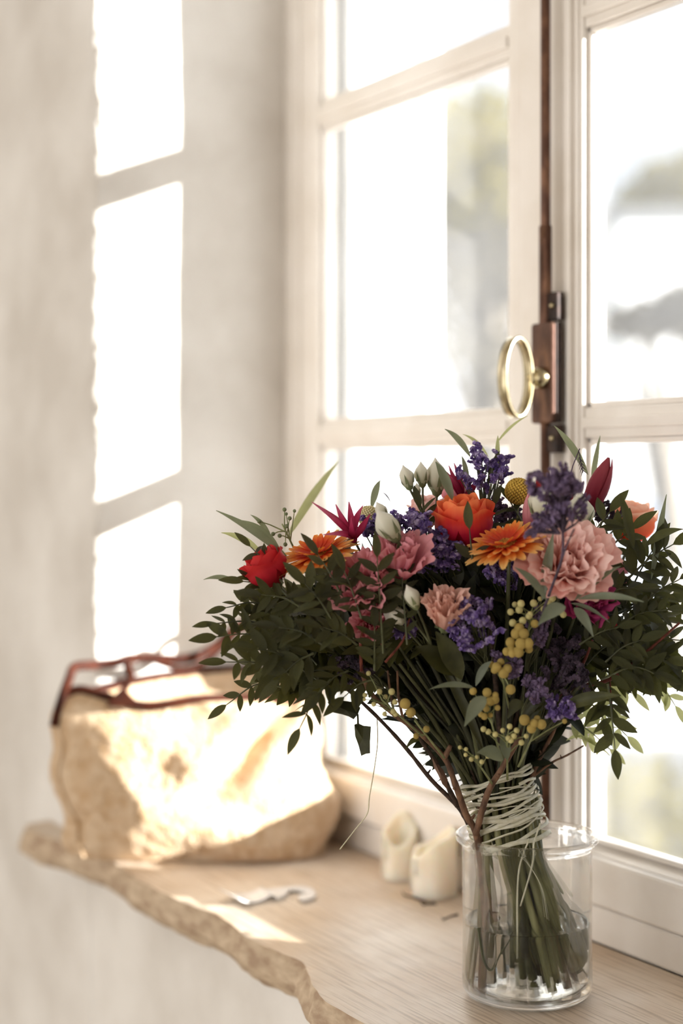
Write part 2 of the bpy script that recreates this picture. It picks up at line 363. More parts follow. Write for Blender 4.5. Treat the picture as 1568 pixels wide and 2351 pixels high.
# window: frame, two sashes of three panes, iron bolt
win = struct_root('window_1', (-1.615, SY, 0))
def part(name, boxes, m=None, parent=None, bev=.0022, smooth=False):
    mb = MB()
    for a, b in boxes: mb.box(a, b)
    o = mb.build(name, m or M_WHITE, parent or win, smooth=smooth)
    if bev: bevel(o, bev)
    return o
PL0, PL1 = -2.181, -1.690    # left panes
PR0, PR1 = -1.540, -1.060    # right panes
ZP = [(.118, .583), (.618, 1.062), (1.098, 1.54)]
part('frame_post', [((XL - .012, SY - .004, .105), (XL + .045, SY + .045, ZTOP))], bev=.005)
part('frame_post', [((XR - .045, SY - .004, .105), (XR + .01, SY + .045, ZTOP))], bev=.005)
part('frame_head', [((XL - .012, SY - .012, 1.60), (XR + .01, SY + .045, ZTOP + .01))], bev=.005)
part('frame_sill', [((XL - .012, SY - .012, .047), (XR + .01, SY + .05, .102))], bev=.004)
part('apron_board', [((XL - .012, SY - .002, 0.0), (XR + .01, SY + .05, .044))], bev=.004)
for (a, b, o0, o1) in ((PL0, PL1, -2.235, -1.6475), (PR0, PR1, -1.600, -.995)):
    part('sash_stile', [((o0, SY, .105), (a, SY + .035, 1.6))])
    part('sash_stile', [((b, SY, .105), (o1, SY + .035, 1.6))])
    mb = MB(); pr = [(SY, .100), (SY, .1025), (SY + .021, .114), (SY + .035, .114), (SY + .035, .100)]
    mb.grid([[Vector((x, y, z)) for y, z in pr] for x in (a, b)], True); mb.build('sash_rail', M_WHITE, win, smooth=False)
    part('sash_rail', [((a, SY, ZP[2][1]), (b, SY + .035, 1.6))])
    for z0, z1 in ((ZP[0][1], ZP[1][0]), (ZP[1][1], ZP[2][0])):
        part('glazing_bar', [((a, SY + .003, z0), (b, SY + .034, z1)), ((a, SY - .003, z0 + .011), (b, SY + .01, z1 - .011))])
    for z0, z1 in ZP:
        e_ = .007   # glazing beads standing in front of the glass
        part('glazing_bead', [((a, SY + .008, z0), (a + e_, SY + .02, z1)), ((b - e_, SY + .008, z0), (b, SY + .02, z1)),
                              ((a, SY + .008, z0 - (.006 if z0 < .2 else 0)), (b, SY + .02, z0 + (e_ if z0 > .2 else 0))), ((a, SY + .008, z1 - e_), (b, SY + .02, z1))], bev=.002)
        mb = MB(); mb.box((a - .003, SY + .021, z0 - .003), (b + .003, SY + .024, z1 + .003)); mb.build('pane', M_PANE, win, smooth=False)
# raised strips of the meeting stiles
part('moulding', [((-1.690 + .012, SY - .006, .12), (-1.690 + .036, SY + .005, 1.59))], bev=.003)
part('moulding', [((-1.6475, SY - .012, .11), (-1.600, SY + .03, 1.6))], bev=.003)
part('moulding', [((-1.597, SY - .016, .11), (-1.578, SY + .005, 1.6))], bev=.004)
part('moulding', [((-1.566, SY - .007, .12), (-1.556, SY + .005, 1.59))], bev=.003)
part('moulding', [((-1.551, SY - .004, .12), (-1.545, SY + .005, 1.59))], bev=.002)
# iron espagnolette bolt
mb = MB(); X0 = onY(1253, 800, SY - .018).x
mb.tube([(X0, SY - .018, .11), (X0, SY - .018, 1.6)], .0064, 14)
bolt = mb.build('bolt_bar', M_IRON, win); tag(bolt, 'rusty brown iron bolt bar running up the middle of the window')
mb = MB(); mb.tube([(X0, SY - .018, .60), (X0, SY - .018, .835)], .0082, 14); mb.build('bolt_sleeve', M_IRON, bolt)
mb = MB(); ca, cb = onY(1218, 860, SY - .026).x, onY(1266, 860, SY - .026).x; mb.box((ca, SY - .026, .601), (cb, SY - .013, .720)); case = bevel(mb.build('lock_case', M_IRON, bolt, False), .003)
mb = MB(); mb.box((cb - .001, SY - .020, .6015), (cb + .0015, SY - .012, .7195)); mb.build('case_side', M_IRONDK, bolt, False)
for z0 in (.722, .566):
    mb = MB(); mb.box((X0 + .004, SY - .021, z0), (cb + .004, SY - .010, z0 + .033)); bevel(mb.build('keeper_plate', M_IRONDK, bolt, False), .0015)
    mb = MB(); mb.ball((cb - .004, SY - .022, z0 + .017), .0035, 10, 6); mb.build('screw', M_BRASS, bolt)
hub = onY(1240, 868, SY - .030)
mb = MB(); mb.tube([hub + Vector((0, .012, 0)), hub + Vector((0, -.004, 0)), hub + Vector((0, -.009, 0)), hub + Vector((0, -.012, 0))], [.013, .013, .010, .004], 20)
mb.build('handle_rose', M_BRASS, bolt)
# oval ring handle: flat band bent to an oval, its face towards the room
rc = hub + Vector((-.003, -.033, 0))
mb = MB(); rows = []
wax = Vector((.10, -1, 0)).normalized(); nax = Vector((-1, -.10, 0)).normalized()
for k in range(48):
    a = 2 * PI * k / 48; dv = wax * math.cos(a) * .0205 + UU * math.sin(a) * .046
    nn = (wax * math.cos(a) / .0205 + UU * math.sin(a) / .046).normalized()
    rows.append([rc + dv + nax * sa * .007 + nn * sb * .0021 for sa, sb in ((-1, -1), (-1.15, 0), (-1, 1), (1, 1), (1.15, 0), (1, -1))])
rows.append(rows[0]); mb.grid(rows, True)
tag(mb.build('handle', M_BRASS, bolt), 'oval brass ring handle')
mb = MB(); mb.tube([hub, rc - wax * .018], .0045, 10); mb.build('handle_neck', M_BRASS, bolt)

# outer panels added to shade reveal and bouquet, translucent so the sun whitens them
def sun_panel(n, a, b):
    rt = struct_root(n, (a.x, a.y, 0)); d = (b - a).normalized(); nn = Vector((d.y, -d.x, 0)); L = (b - a).length; m = a + d * L / 2
    def pc(name, c, hl, hz, t, mt): mb = MB(); mb.obox(Vector((c.x, c.y, hz[0])), d, nn, UU, (hl, t, hz[1])); mb.build(name, mt, rt, smooth=False)
    pc('translucent_panel', m, L / 2 - .01, (.82, .72), .003, M_TRANSL)
    pc('panel_stile', b - d * .014, .014, (.82, .74), .009, M_WHITEOUT)
    pc('panel_stile', a + d * .006, .006, (.82, .74), .009, M_WHITEOUT)
    pc('panel_rail', m, L / 2 - .012, (.10, .012), .008, M_WHITEOUT); pc('panel_rail', m, L / 2 - .012, (1.55, .012), .008, M_WHITEOUT)
sun_panel('sun_panel_left', Vector((-2.172, 1.252, 0)), Vector((-1.978, 1.272, 0)))
sun_panel('sun_panel_right', Vector((-1.058, 1.252, 0)), Vector((-1.15, 1.265, 0)))

# window board: thick slab with a natural front edge
mb = MB(); rows = []
fr = [(-2.475, .862), (-2.468, .845), (-2.45, .833), (-2.40, .832), (-2.30, .850), (-2.2, .864), (-2.148, .862), (-2.05, .853), (-1.935, .856), (-1.85, .868), (-1.80, .866), (-1.73, .856), (-1.676, .860), (-1.62, .866), (-1.577, .852), (-1.50, .825), (-1.404, .822), (-1.2, .835), (-.95, .84)]
fp = catmull([Vector((x, y, 0)) for x, y in fr], 14)
for p in fp:
    x, y = p.x, p.y + nz3(p.x, 0, 0, 30) * .003
    yb = SY - .002 if x > XL + .002 else WY + .03
    row = [Vector((x, yb, 0)), Vector((x, y + .02, 0)), Vector((x, y + .004, -.0005))]
    prof = [(0, .004), (.25, -.006), (.5, -.010), (.75, -.004), (1, .012)]
    for t, dy in prof:
        zz = -.003 - t * .044
        row.append(Vector((x + nz3(x, t, 5, 20) * .002, y + dy * .8 + nz3(x, t * .2, 3, 14) * .007 + nz3(x, t * .4, 9, 45) * .004, zz)))
    row += [Vector((x, y + .05, -.048)), Vector((x, yb, -.048))]
    rows.append(row)
mb.grid(rows)
n_ = len(rows[0]); mb.cap(list(range(n_)))
board = mb.build('window_board', M_BOARD, smooth=True)
board.data.materials.append(M_BARKEDGE)
for pl in board.data.polygons:
    if pl.center.z < -.0012: pl.material_index = 1
tag(board, 'thick pale wooden window board with rough natural front edge', 'window board')
board.data.shade_smooth(); board.modifiers.new('es', 'EDGE_SPLIT').split_angle = math.radians(40)

# ================================================================= OUTSIDE
M_GROUND = mat('ground_grey', '#4a4b4e', '#8c8b88', scale=.3, rough=.9)
M_HOUSE = mat('house_render', '#e9e8e4', '#f6f6f4', scale=1, rough=.9)
M_ROOF = mat('roof_grey', '#a9abb0', '#bfc0c4', scale=3, rough=.8)
M_WINDK = mat('far_window', '#8b95a6', scale=2, rough=.2)
M_TREEL = mat('tree_leaf_olive', '#6a6024', '#92863e', scale=4, rough=.7, transl=.35, tcol='#a39640', rnd=.2)
M_TREELB = mat('tree_leaf_brown', '#595141', '#7b735f', scale=4, rough=.7, transl=.3, tcol='#857a5e')
M_TRUNK = mat('tree_bark', '#6d6458', '#8a8072', scale=8, rough=.9)
struct('ground', [((-70, 1.6, -2.3), (30, 60, -2.2)), ((-70, -8, -2.3), (30, 1.6, -2.2))], M_GROUND)
def tree(clumps, base, label, group, n=900, mats=None, ls=.12):
    base = Vector(base); t = thing('tree', label, 'tree', base, group)
    mb = MB(); top = Vector(clumps[0][0])
    mb.tube(catmull([base, base.lerp(top, .4) + Vector((.1, .05, 0)), top], 4), [.16 - .012 * i for i in range(9)], 8)
    for c, r in clumps[1:]:
        mb.tube([base.lerp(top, .45), (base.lerp(top, .5) + Vector(c)) / 2, Vector(c)], [.07, .05, .02], 6)
    mb.build('trunk', M_TRUNK, t)
    tot = sum(r ** 2 for _, r in clumps)
    for (c, r), mt in zip(clumps, mats):
        mb = MB()
        for _ in range(int(n * r * r / tot)):
            d = Vector((R.gauss(0, 1), R.gauss(0, 1), R.gauss(0, 1))).normalized() * r * (R.random() ** .4)
            d.z *= .85; p = Vector(c) + d; u = Vector((R.gauss(0, 1), R.gauss(0, 1), R.gauss(0, 1))).normalized(); v = u.orthogonal().normalized()
            s = ls * R.uniform(.6, 1.3)
            mb.add([p - u * s, p + v * s * .5, p + u * s, p - v * s * .5], [(0, 1, 2, 3)])
        tag(mb.build('crown', mt, t, smooth=False), kind='stuff')
D1 = 13
tree([(P(1095, 300, D1), .42), (P(1050, 400, D1), .38), (P(1120, 470, D1), .42), (P(1090, 640, D1), .34), (P(1020, 540, D1 + .5), .3), (P(1120, 800, D1), .32), (P(985, 740, D1), .22), (P(1130, 900, D1), .25), (P(1180, 600, D1), .5), (P(1230, 400, D1), .5)],
     P(1130, 1700, D1), 'olive green tree outside beyond the left window sash', 'trees outside', 2600,
     [M_TREEL, M_TREEL, M_TREEL, M_TREELB, M_TREELB, M_TREELB, M_TREELB, M_TREELB, M_TREELB, M_TREEL], .075)
D2 = 24
tree([(P(1540, 440, D2), .6), (P(1470, 470, D2), .45), (P(1620, 450, D2), .8), (P(1420, 520, D2), .3)], P(1540, 1500, D2), 'pale olive tree behind the white house on the right', 'trees outside', 1500, [M_TREEL] * 4, .12)
D3 = 14
tree([(P(1480, 735, D3), .22), (P(1560, 720, D3), .26), (P(1430, 740, D3), .18), (P(1640, 720, D3), .4)], P(1540, 1500, D3), 'brownish small tree in front of the white house', 'trees outside', 1100, [M_TREELB] * 4, .08)
def house(name, px0, px1, d, ytop, label, roofh=.5, wins=()):
    a = P(px0, HZ, d); b = P(px1, HZ, d); zt = P(px0, ytop, d).z
    a.z = b.z = -2.2; t = thing(name, label, 'house', (a + b) / 2)
    dx = (b - a).normalized(); dy = Vector((-dx.y, dx.x, 0)); m = (a + b) / 2 + dy * 2; L = (b - a).length
    mb = MB(); mb.obox(Vector((m.x, m.y, (zt - 2.2) / 2)), dx, dy, UU, (L / 2, 2, (zt + 2.2) / 2)); mb.build('wall', M_HOUSE, t, False)
    mb = MB(); e0 = a - dx * .2 - dy * .25; e1 = b + dx * .2 - dy * .25; g0 = a + dy * 2 - dx * .2; g1 = b + dy * 2 + dx * .2; h0 = a + dy * 4.2 - dx * .2; h1 = b + dy * 4.2 + dx * .2
    for q in (e0, e1, h0, h1): q.z = zt
    for q in (g0, g1): q.z = zt + roofh
    mb.add([e0, e1, g1, g0, h0, h1], [(0, 1, 2, 3), (3, 2, 5, 4), (0, 3, 4), (1, 5, 2), (0, 4, 5, 1)]); mb.build('roof', M_ROOF, t, False)
    for (u, z, hw, hh) in wins:
        c = a.lerp(b, u); c.z = z; mb = MB(); mb.obox(c - dy * .01, dx, dy, UU, (hw, .04, hh)); wn = mb.build('window', M_HOUSE, t, False)
        mb = MB(); mb.obox(c - dy * .04, dx, dy, UU, (hw * .85, .03, hh * .88)); mb.build('pane', M_WINDK, wn, False)
house('house', 1425, 1800, 17, 480, 'white rendered house seen through the right window sash', .25, [(.5, -.25, .3, .62), (.2, -.25, .3, .62), (.8, -.25, .3, .62)])
house('house', 850, 1135, 26, 1010, 'low white house seen beyond the left window sash', .8, [(.3, -.5, .4, .5), (.7, -.5, .4, .5)])
house('house', 1330, 1420, 30, 1000, 'distant bluish white house between the trees', .8, [(.5, -.3, .4, .6)])
def bush(c, r, label, n, mt, ls=.06):
    c = Vector(c); o = MB()
    for _ in range(n):
        d = Vector((R.gauss(0, 1), R.gauss(0, 1), R.gauss(0, 1))).normalized() * (R.random() ** .35); p = c + Vector((d.x * r[0], d.y * r[1], d.z * r[2]))
        u = Vector((R.gauss(0, 1), R.gauss(0, 1), R.gauss(0, 1))).normalized(); v = u.orthogonal().normalized(); s = ls * R.uniform(.6, 1.3)
        o.add([p - u * s, p + v * s * .5, p + u * s, p - v * s * .5], [(0, 1, 2, 3)])
    t = thing('bush', label, 'bush', (c.x, c.y, -2.2)); tag(o.build('foliage', mt, t, smooth=False), kind='stuff')
    mb = MB(); mb.tube([(c.x, c.y, -2.2), c], [.05, .03], 6); mb.build('trunk', M_TRUNK, t)
c = P(1530, 1790, 8); bush((c.x, c.y, -1.45), (.62, .6, .62), 'grey green bush low outside the right window sash', 1200, M_TREEL)
c = P(1440, 1740, 9); bush((c.x, c.y, -1.6), (.3, .3, .55), 'small bush low outside beside the larger one', 300, M_TREELB)

#PART2
# ================================================================= THINGS ON THE BOARD
# candles: burnt-down pillars with a molten hollow and uneven rim
def candle(px, back, rad, zlo, zhi, ang, label, lean=0.0):
    yc = SY - .012 - rad - back; c = Vector((onY(px, 1000, yc).x, yc, 0)); t = thing('candle', label, 'candle', c, 'candles beside the vase')
    mb = MB(); n = 40; rows = []
    def rim(a): return zlo + (zhi - zlo) * max(0, .5 + .5 * math.cos(a - ang)) ** 1.0 + .003 * math.sin(3 * a + px)
    def ring(r, fz): return [c + Vector(((r + .0008 * math.sin(5 * a + px)) * math.cos(a), (r + .0008 * math.sin(5 * a + px)) * math.sin(a), fz(a))) + Vector((-lean, 0, 0)) * fz(a) for a in (2 * PI * k / n for k in range(n))]
    rows = [ring(rad * .96, lambda a: 0), ring(rad, lambda a: .003)]
    for q in (.3, .6, .85): rows.append(ring(rad * (1 + .01 * math.sin(q * 9)), lambda a, q=q: rim(a) * q))
    rows += [ring(rad * .995, lambda a: rim(a) - .003), ring(rad * .95, lambda a: rim(a)), ring(rad * .86, lambda a: rim(a) + .0012), ring(rad * .76, lambda a: rim(a) - .0005), ring(rad * .68, lambda a: rim(a) - .006), ring(rad * .60, lambda a: zlo * .75 + (rim(a) - zlo) * .35), ring(rad * .4, lambda a: zlo * .62), ring(rad * .08, lambda a: zlo * .58)]
    mb.grid(rows, True); mb.cap([k for k in range(n)][::-1]); b = len(mb.v) - n; mb.cap([b + k for k in range(n)])
    mb.build('body', M_WAX, t)
    mb = MB(); mb.tube([c + Vector((0, 0, zlo * .58)), c + Vector((.001, 0, zlo * .58 + .006)), c + Vector((.003, .001, zlo * .58 + .010))], .0012, 6); mb.build('wick', M_BARKDK, t)
    mb = MB(); a = PI * 1.42   # wax runs down the side
    for k, (da, L_) in enumerate(((0, .9), (.35, .5))):
        dv = Vector((math.cos(a + da), math.sin(a + da), 0)); mb.tube([c + dv * rad * 1.0 + UU * (rim(a + da) - .002), c + dv * (rad * 1.02) + UU * (zlo * (1 - L_ * .5)), c + dv * rad * 1.01 + UU * (zlo * (1 - L_) + .003)], [.002, .0018, .0026], 8)
    mb.build('wax_run', M_WAX, t)
candle(996, .004, .0290, .052, .084, PI * .35, 'cream pillar candle with a molten hollow, the one nearer the glass vase', .0)
candle(918, .0, .0235, .048, .082, PI * .75, 'smaller cream pillar candle behind the front one, farther from the vase', .0)

# white hooked tag lying on the board
hk = [(597, 2053), (615, 2050), (640, 2047), (672, 2042.5), (700, 2044), (716, 2049), (724, 2057), (722, 2065), (712, 2071), (694, 2073), (685, 2067), (690, 2062), (700, 2060), (697, 2054), (682, 2051), (667, 2051), (660, 2055), (655, 2061), (640, 2068), (622, 2064)]
t = thing('hook', 'white plastic hook with a curled flat tag lying in the middle of the board', 'hook', onZ(630, 2062))
mb = MB(); b = 0
pts = catmull([onZ(x, y) for x, y in hk] + [onZ(*hk[0])], 3)[:-1]; n = len(pts)
lift = [UU * .0035 for i in range(n)]
mb.v = [p + lift[i] + UU * .0016 for i, p in enumerate(pts)] + [p + lift[i] - UU * .0016 for i, p in enumerate(pts)]
mb.f = [tuple(range(n))[::-1], tuple(range(n, 2 * n))] + [(i, (i + 1) % n, n + (i + 1) % n, n + i) for i in range(n)]
mb.build('hook_body', M_HOOK, t, smooth=False)
mb = MB(); rows = []
for i in range(9):
    s_ = i / 8; a = onZ(503, 2062).lerp(onZ(548, 2087), s_); bq = onZ(600, 2053).lerp(onZ(628, 2067), s_)
    rows.append([a.lerp(bq, j / 8) + UU * (.002 + .014 * ((j / 8 - .55) ** 2) * 2.2 + .0) for j in range(9)])
mb.grid(rows); o = mb.build('tag', M_HOOK, t); so_ = o.modifiers.new('s', 'SOLIDIFY'); so_.thickness = .0012
# dry bits of twig
def debris(pxs, label, r=.0012):
    pts = [onZ(x, y) + UU * r for x, y in pxs]; mb = MB(); mb.tube(catmull(pts, 4), r, 5)
    mid = pts[len(pts) // 2]; d = (pts[-1] - pts[0]).normalized(); mb.tube([mid, mid + d * .006 + Vector((0, 0, .003)) + d.cross(UU) * .006], [r, r * .6], 5)
    mb.tube([pts[0], pts[0] - d * .004 + UU * .004], [r * .9, r * .5], 5)
    o = mb.build('twig', M_BARKDK, None, org=pts[0]); tag(o, label, 'twig', 'dry twigs lying on the board')
debris([(928, 2057), (950, 2063), (975, 2073), (990, 2078)], 'dry brown twig bit lying in front of the candles')
debris([(972, 2079), (985, 2076), (1002, 2077)], 'tiny curled twig bit beside the longer one by the candles', .001)
debris([(1018, 2113), (1035, 2105), (1052, 2102)], 'dark twig bit lying left of the vase', .001)

# shearling tote
def poly_ring(pts, n, z=None):
    q = [Vector((x, y, zz)) for x, y, zz in pts]; m = len(q); out = []
    for i in range(m):
        a, b, c, d = q[i - 1], q[i], q[(i + 1) % m], q[(i + 2) % m]
        for k in range(n // m):
            t = k / (n // m); out.append(.5 * ((2 * b) + (c - a) * t + (2 * a - 5 * b + 4 * c - d) * t * t + (3 * b - a - 3 * c + d) * t ** 3))
    return out
bagt = thing('tote_bag', 'beige shearling tote bag with brown leather handles on the left of the board', 'bag', (-2.15, .98, 0))
N0 = 160
base = [(-2.215, .835, .002), (-2.150, .885, .002), (-2.100, .965, .002), (-2.045, 1.065, .002), (-2.052, 1.140, .002), (-2.150, 1.175, .002), (-2.245, 1.13, .002), (-2.255, .95, .002)]
low = [(-2.228, .812, .035), (-2.135, .868, .035), (-2.080, .965, .035), (-2.030, 1.070, .035), (-2.040, 1.148, .035), (-2.150, 1.180, .035), (-2.252, 1.14, .035), (-2.262, .94, .035)]
mid = [(-2.232, .805, .10), (-2.145, .850, .10), (-2.092, .955, .10), (-2.050, 1.075, .10), (-2.055, 1.150, .10), (-2.160, 1.175, .10), (-2.256, 1.14, .10), (-2.264, .93, .10)]
up_ = [(-2.240, .800, .175), (-2.160, .850, .170), (-2.110, .950, .165), (-2.080, 1.07, .170), (-2.085, 1.145, .16), (-2.180, 1.165, .17), (-2.256, 1.13, .19), (-2.266, .93, .185)]
def zp(px, py, x): q = onX(px, py, x); return (q.x, q.y, q.z)
top = [zp(150, 1615, -2.235), zp(185, 1585, -2.20), zp(330, 1622, -2.14), zp(470, 1606, -2.11), zp(690, 1600, -2.11), (-2.19, 1.15, .235), (-2.250, 1.08, .245), (-2.262, .93, .235)]
rings = [poly_ring(p, N0) for p in (base, low, mid, up_, top)]
GA, GB = onX(440, 1865, -2.08), onX(690, 1590, -2.08)
rows = []
for j in range(81):       # smooth vertical interpolation with fleecy relief
    u = j / 80 * 4; i = min(3, int(u)); f = u - i; row = []
    for k in range(N0):
        a = rings[max(0, i - 1)][k]; b = rings[i][k]; c = rings[i + 1][k]; d = rings[min(4, i + 2)][k]
        p = .5 * ((2 * b) + (c - a) * f + (2 * a - 5 * b + 4 * c - d) * f * f + (3 * b - a - 3 * c + d) * f ** 3)
        nn = (p - Vector((-2.16, .99, p.z))).normalized()
        w_ = 1 if 2 < j < 78 else 0
        gy, gz = p.y - GA.y, p.z - GA.z; gl = ((GB.y - GA.y) ** 2 + (GB.z - GA.z) ** 2) ** .5; uy, uz = (GB.y - GA.y) / gl, (GB.z - GA.z) / gl
        al_ = gy * uy + gz * uz; dd = gy * uz - gz * uy; on = max(0, min(1, al_ / .07)) * max(0, min(1, (gl + .05 - al_) / .03)) if nn.x > .2 else 0
        e = nz3(p.x, p.y, p.z, 28) * .004 + nz3(p.x, p.y, p.z, 11) * .008 + nz3(p.x, p.y, p.z, 80) * .0028 + .006 * math.sin(p.z * 60 + p.y * 25)
        fold = on * (.016 * math.exp(-((dd + .034) / .024) ** 2) - .040 * math.exp(-((dd - .002) / .019) ** 2))
        p = p + nn * e * w_ + Vector((.9, -.44, 0)) * fold * w_
        if p.x < -2.268: p.x = -2.268
        row.append(p)
    rows.append(row)
mb = MB(); mb.grid(rows, True); mb.cap([k for k in range(N0)][::-1])
body = mb.build('body', M_SHEAR, bagt)
mb = MB(); inner = [[p.lerp(Vector((-2.20, .98, p.z - dz)), f) for p in rows[-1]] for f, dz in ((0.0, 0), (.06, .01), (.12, .06), (.2, .12))]
mb.grid(inner, True); b = len(mb.v) - N0; mb.cap([b + k for k in range(N0)]); mb.build('lining', M_SHEAR, bagt)
mb = MB(); ed = [p + UU * .001 for p in rows[-1]]; ed.append(ed[0]); mb.tube(ed, .0078, 8, False, .7); mb.build('edge_band', M_LEATHER, bagt)
def strap(pts, w_, name='handle', flat=.25):
    mb = MB(); mb.tube(catmull(pts, 8), w_, 10, True, flat); return mb.build(name, M_LEATHER, bagt)
sp = lambda px, py, x: onX(px, py, x)
strap([sp(124, 1668, -2.215), sp(140, 1610, -2.213), sp(158, 1560, -2.210), sp(172, 1532, -2.213), sp(215, 1527, -2.22), sp(265, 1522, -2.22), sp(300, 1512, -2.22), sp(360, 1512, -2.21), sp(430, 1512, -2.2), sp(490, 1488, -2.2), sp(545, 1440, -2.19), sp(600, 1425, -2.18), sp(660, 1470, -2.17), sp(700, 1560, -2.16)], .0072, flat=.6)
strap([sp(266, 1604, -2.150), sp(284, 1585, -2.155), sp(300, 1555, -2.17), sp(292, 1528, -2.18), sp(310, 1514, -2.19), sp(350, 1518, -2.19), sp(410, 1535, -2.18), sp(470, 1520, -2.17), sp(520, 1478, -2.16), sp(570, 1440, -2.15), sp(640, 1470, -2.15), sp(668, 1540, -2.15), sp(680, 1600, -2.145)], .0062, flat=.5)
mb = MB()
for c_, s_ in ((sp(283, 1605, -2.146), 1),):
    a = [c_ + RR * x + UU * z for x, z in ((-.024, -.010), (-.010, .008), (0, .018), (.008, .008), (.026, -.010))]
    mb.v = [p for p in a] + [p - VV * .004 for p in a]; mb.f = [(0, 1, 2, 3, 4), (9, 8, 7, 6, 5)] + [(i, (i + 1) % 5, 5 + (i + 1) % 5, 5 + i) for i in range(5)]
mb.build('handle_tab', M_LEATHER, bagt, smooth=False)
mb = MB(); se = [rows[j][8] + (rows[j][8] - Vector((-2.16, .99, rows[j][8].z))).normalized() * .001 for j in range(3, 78)]; mb.tube(se, .0025, 6); mb.build('seam', M_SHEAR, bagt)

# ================================================================= VASE
VC = onZ(1210, 2285); VC.z = 0
vase = thing('vase', 'clear cylindrical glass vase with rolled rim, half full of water', 'vase', VC)
RV = .0672
prof = [(0.0, .0006), (.040, .0002), (.056, .0008), (.0635, .004), (.0668, .010), (RV + .0002, .018), (RV - .0005, .06), (RV, .12), (RV, .153), (RV + .0004, .1585), (RV + .0045, .160), (.0738, .1622), (.0748, .1648), (.0742, .1672), (.0722, .1685), (.0690, .1680), (.0660, .1665), (RV - .0024, .1635), (RV - .0026, .15), (RV - .0028, .06), (RV - .003, .020), (.0610, .0125), (.055, .0095), (.03, .0085), (0.0, .0085)]
mb = MB(); mb.lathe(prof, 96, VC); mb.build('body', M_GLASS, vase)
ZW = .0775
mb = MB(); mb.lathe([(0, .0090), (.03, .0090), (.0548, .0100), (.0606, .0130), (RV - .0034, .021), (RV - .0032, ZW - .003), (RV - .0032, ZW + .0012), (RV - .005, ZW), (0, ZW)], 96, VC); mb.build('water', M_WATER, vase)

# ================================================================= BOUQUET
T0 = P(1150, 1835, 1.705)          # where the stems are tied
bq = thing('bouquet', 'hand-tied mixed bouquet with gerberas, roses and purple statice in the glass vase', 'bouquet', (T0.x, T0.y, T0.z))
YMAX = 1.165
def pin(p): p = Vector(p); p.y = min(p.y, YMAX); return p
HC = P(1040, 1400, 1.72)
def sub(name, mb, m, parent, smooth=True, org=None): return mb.build(name, m, parent, smooth, org)
MESH = {}
def cached(key, fn):
    if key not in MESH: MESH[key] = fn()
    return MESH[key]
# ---- stems from the vase through the binding up to a head
AX = (P(1205, 2230, 1.717) - T0); AX.z = 0     # how the feet of the stems lie beside the binding
STEMN = [0]
def stem(head, m=M_STEM, r=.0026, zb=None, hdir=None, name='stem', spread=1.0):
    head = Vector(head); off = Vector((head.x - T0.x, head.y - T0.y, 0)); L_ = off.length; od = off.normalized() if L_ > .001 else Vector((1, 0, 0))
    k = min(1, L_ / .2)
    tie = T0 + od * .026 * k + Vector((R.uniform(-1, 1), R.uniform(-1, 1), 0)) * .010
    zb = R.uniform(.014, .07) if zb is None else zb
    foot = Vector((VC.x, VC.y, 0)) + Vector((R.uniform(-1, 1), R.uniform(-1, 1), 0)) * .016 - od * .036 * k * spread + RR * .012
    d = foot - Vector((VC.x, VC.y, 0))
    if d.length > .050: foot = Vector((VC.x, VC.y, 0)) + d.normalized() * .050
    foot.z = zb + .001
    low_ = tie.lerp(foot, .45); low_.z = (tie.z + foot.z) / 2
    up = tie + (head - tie) * .28 + UU * .018
    pts = catmull([foot, low_, tie, up, tie + (head - tie) * .7 + (UU * .006), head], 4)
    n = len(pts); mb = MB(); mb.tube(pts, [r * (1.15 - .5 * i / n) for i in range(n)], 7)
    return sub(name, mb, m, bq)
def outward(p, upw=.35): return (Vector(p) - (T0 + UU * .05)).normalized() * (1 - upw) + UU * upw

# ---- petals
def wrap_petal(r0, r1, h, A, flare, ruf, nf, seed, bulge=.0, round_=.18, nu=8, nv=7):
    mb = MB(); rr = random.Random(seed); ph = rr.uniform(0, 6); rows = []; lf_ = [rr.uniform(0, 6), rr.uniform(1.5, 3), rr.uniform(.6, 1.5)] if nf > 10 else None
    for i in range(nv + 1):
        t = i / nv; wdt = (t ** .45 if t > 0 else .0) * (1 - .25 * t ** 5); row = []
        for j in range(nu + 1):
            s = -1 + 2 * j / nu; a = s * A / 2 * max(.12, wdt)
            z = h * t * (1 - round_ * s * s * t * t) + ruf * .5 * math.sin(nf * 1.3 * s + ph * 2) * t * t
            rad = r0 + (r1 - r0) * t ** .8 + bulge * math.sin(PI * t) + flare * max(0, t - .7) ** 2 * 11 + ruf * math.sin(nf * s + ph) * t ** 2.2
            if lf_: rad += .0028 * lf_[2] * math.sin(lf_[1] * 2 * s + lf_[0]) * t ** 1.5; z += .003 * math.sin(lf_[1] * 3 * s + lf_[0] * 2) * t ** 3
            row.append(Vector((rad * math.cos(a), rad * math.sin(a), z)))
        rows.append(row)
    mb.grid(rows); return mb
def petal_mesh(key, m, **k): return cached((key, m.name), lambda: wrap_petal(**k).mesh('petal', m))
def calyx(parent, M, r, h, m=M_CALYX, n=5):
    mb = MB()
    pts = [(0.0005, -h), (r * .5, -h * .7), (r, -h * .1), (r * .9, h * .25)]
    mb.grid([[M @ Vector((q * math.cos(2 * PI * k / 10), q * math.sin(2 * PI * k / 10), z)) for k in range(10)] for q, z in pts], True)
    for k in range(n):
        a = 2 * PI * k / n; d = Vector((math.cos(a), math.sin(a), 0)); e = Vector((-math.sin(a), math.cos(a), 0))
        mb.add([M @ q for q in (d * r * .9 + e * r * .4, d * r * .9 - e * r * .4, d * r * 1.5 - UU * h * .1, d * r * 1.2 + UU * h * .9)], [(0, 1, 2), (0, 2, 3), (1, 3, 2)])
    return sub('calyx', mb, m, parent)
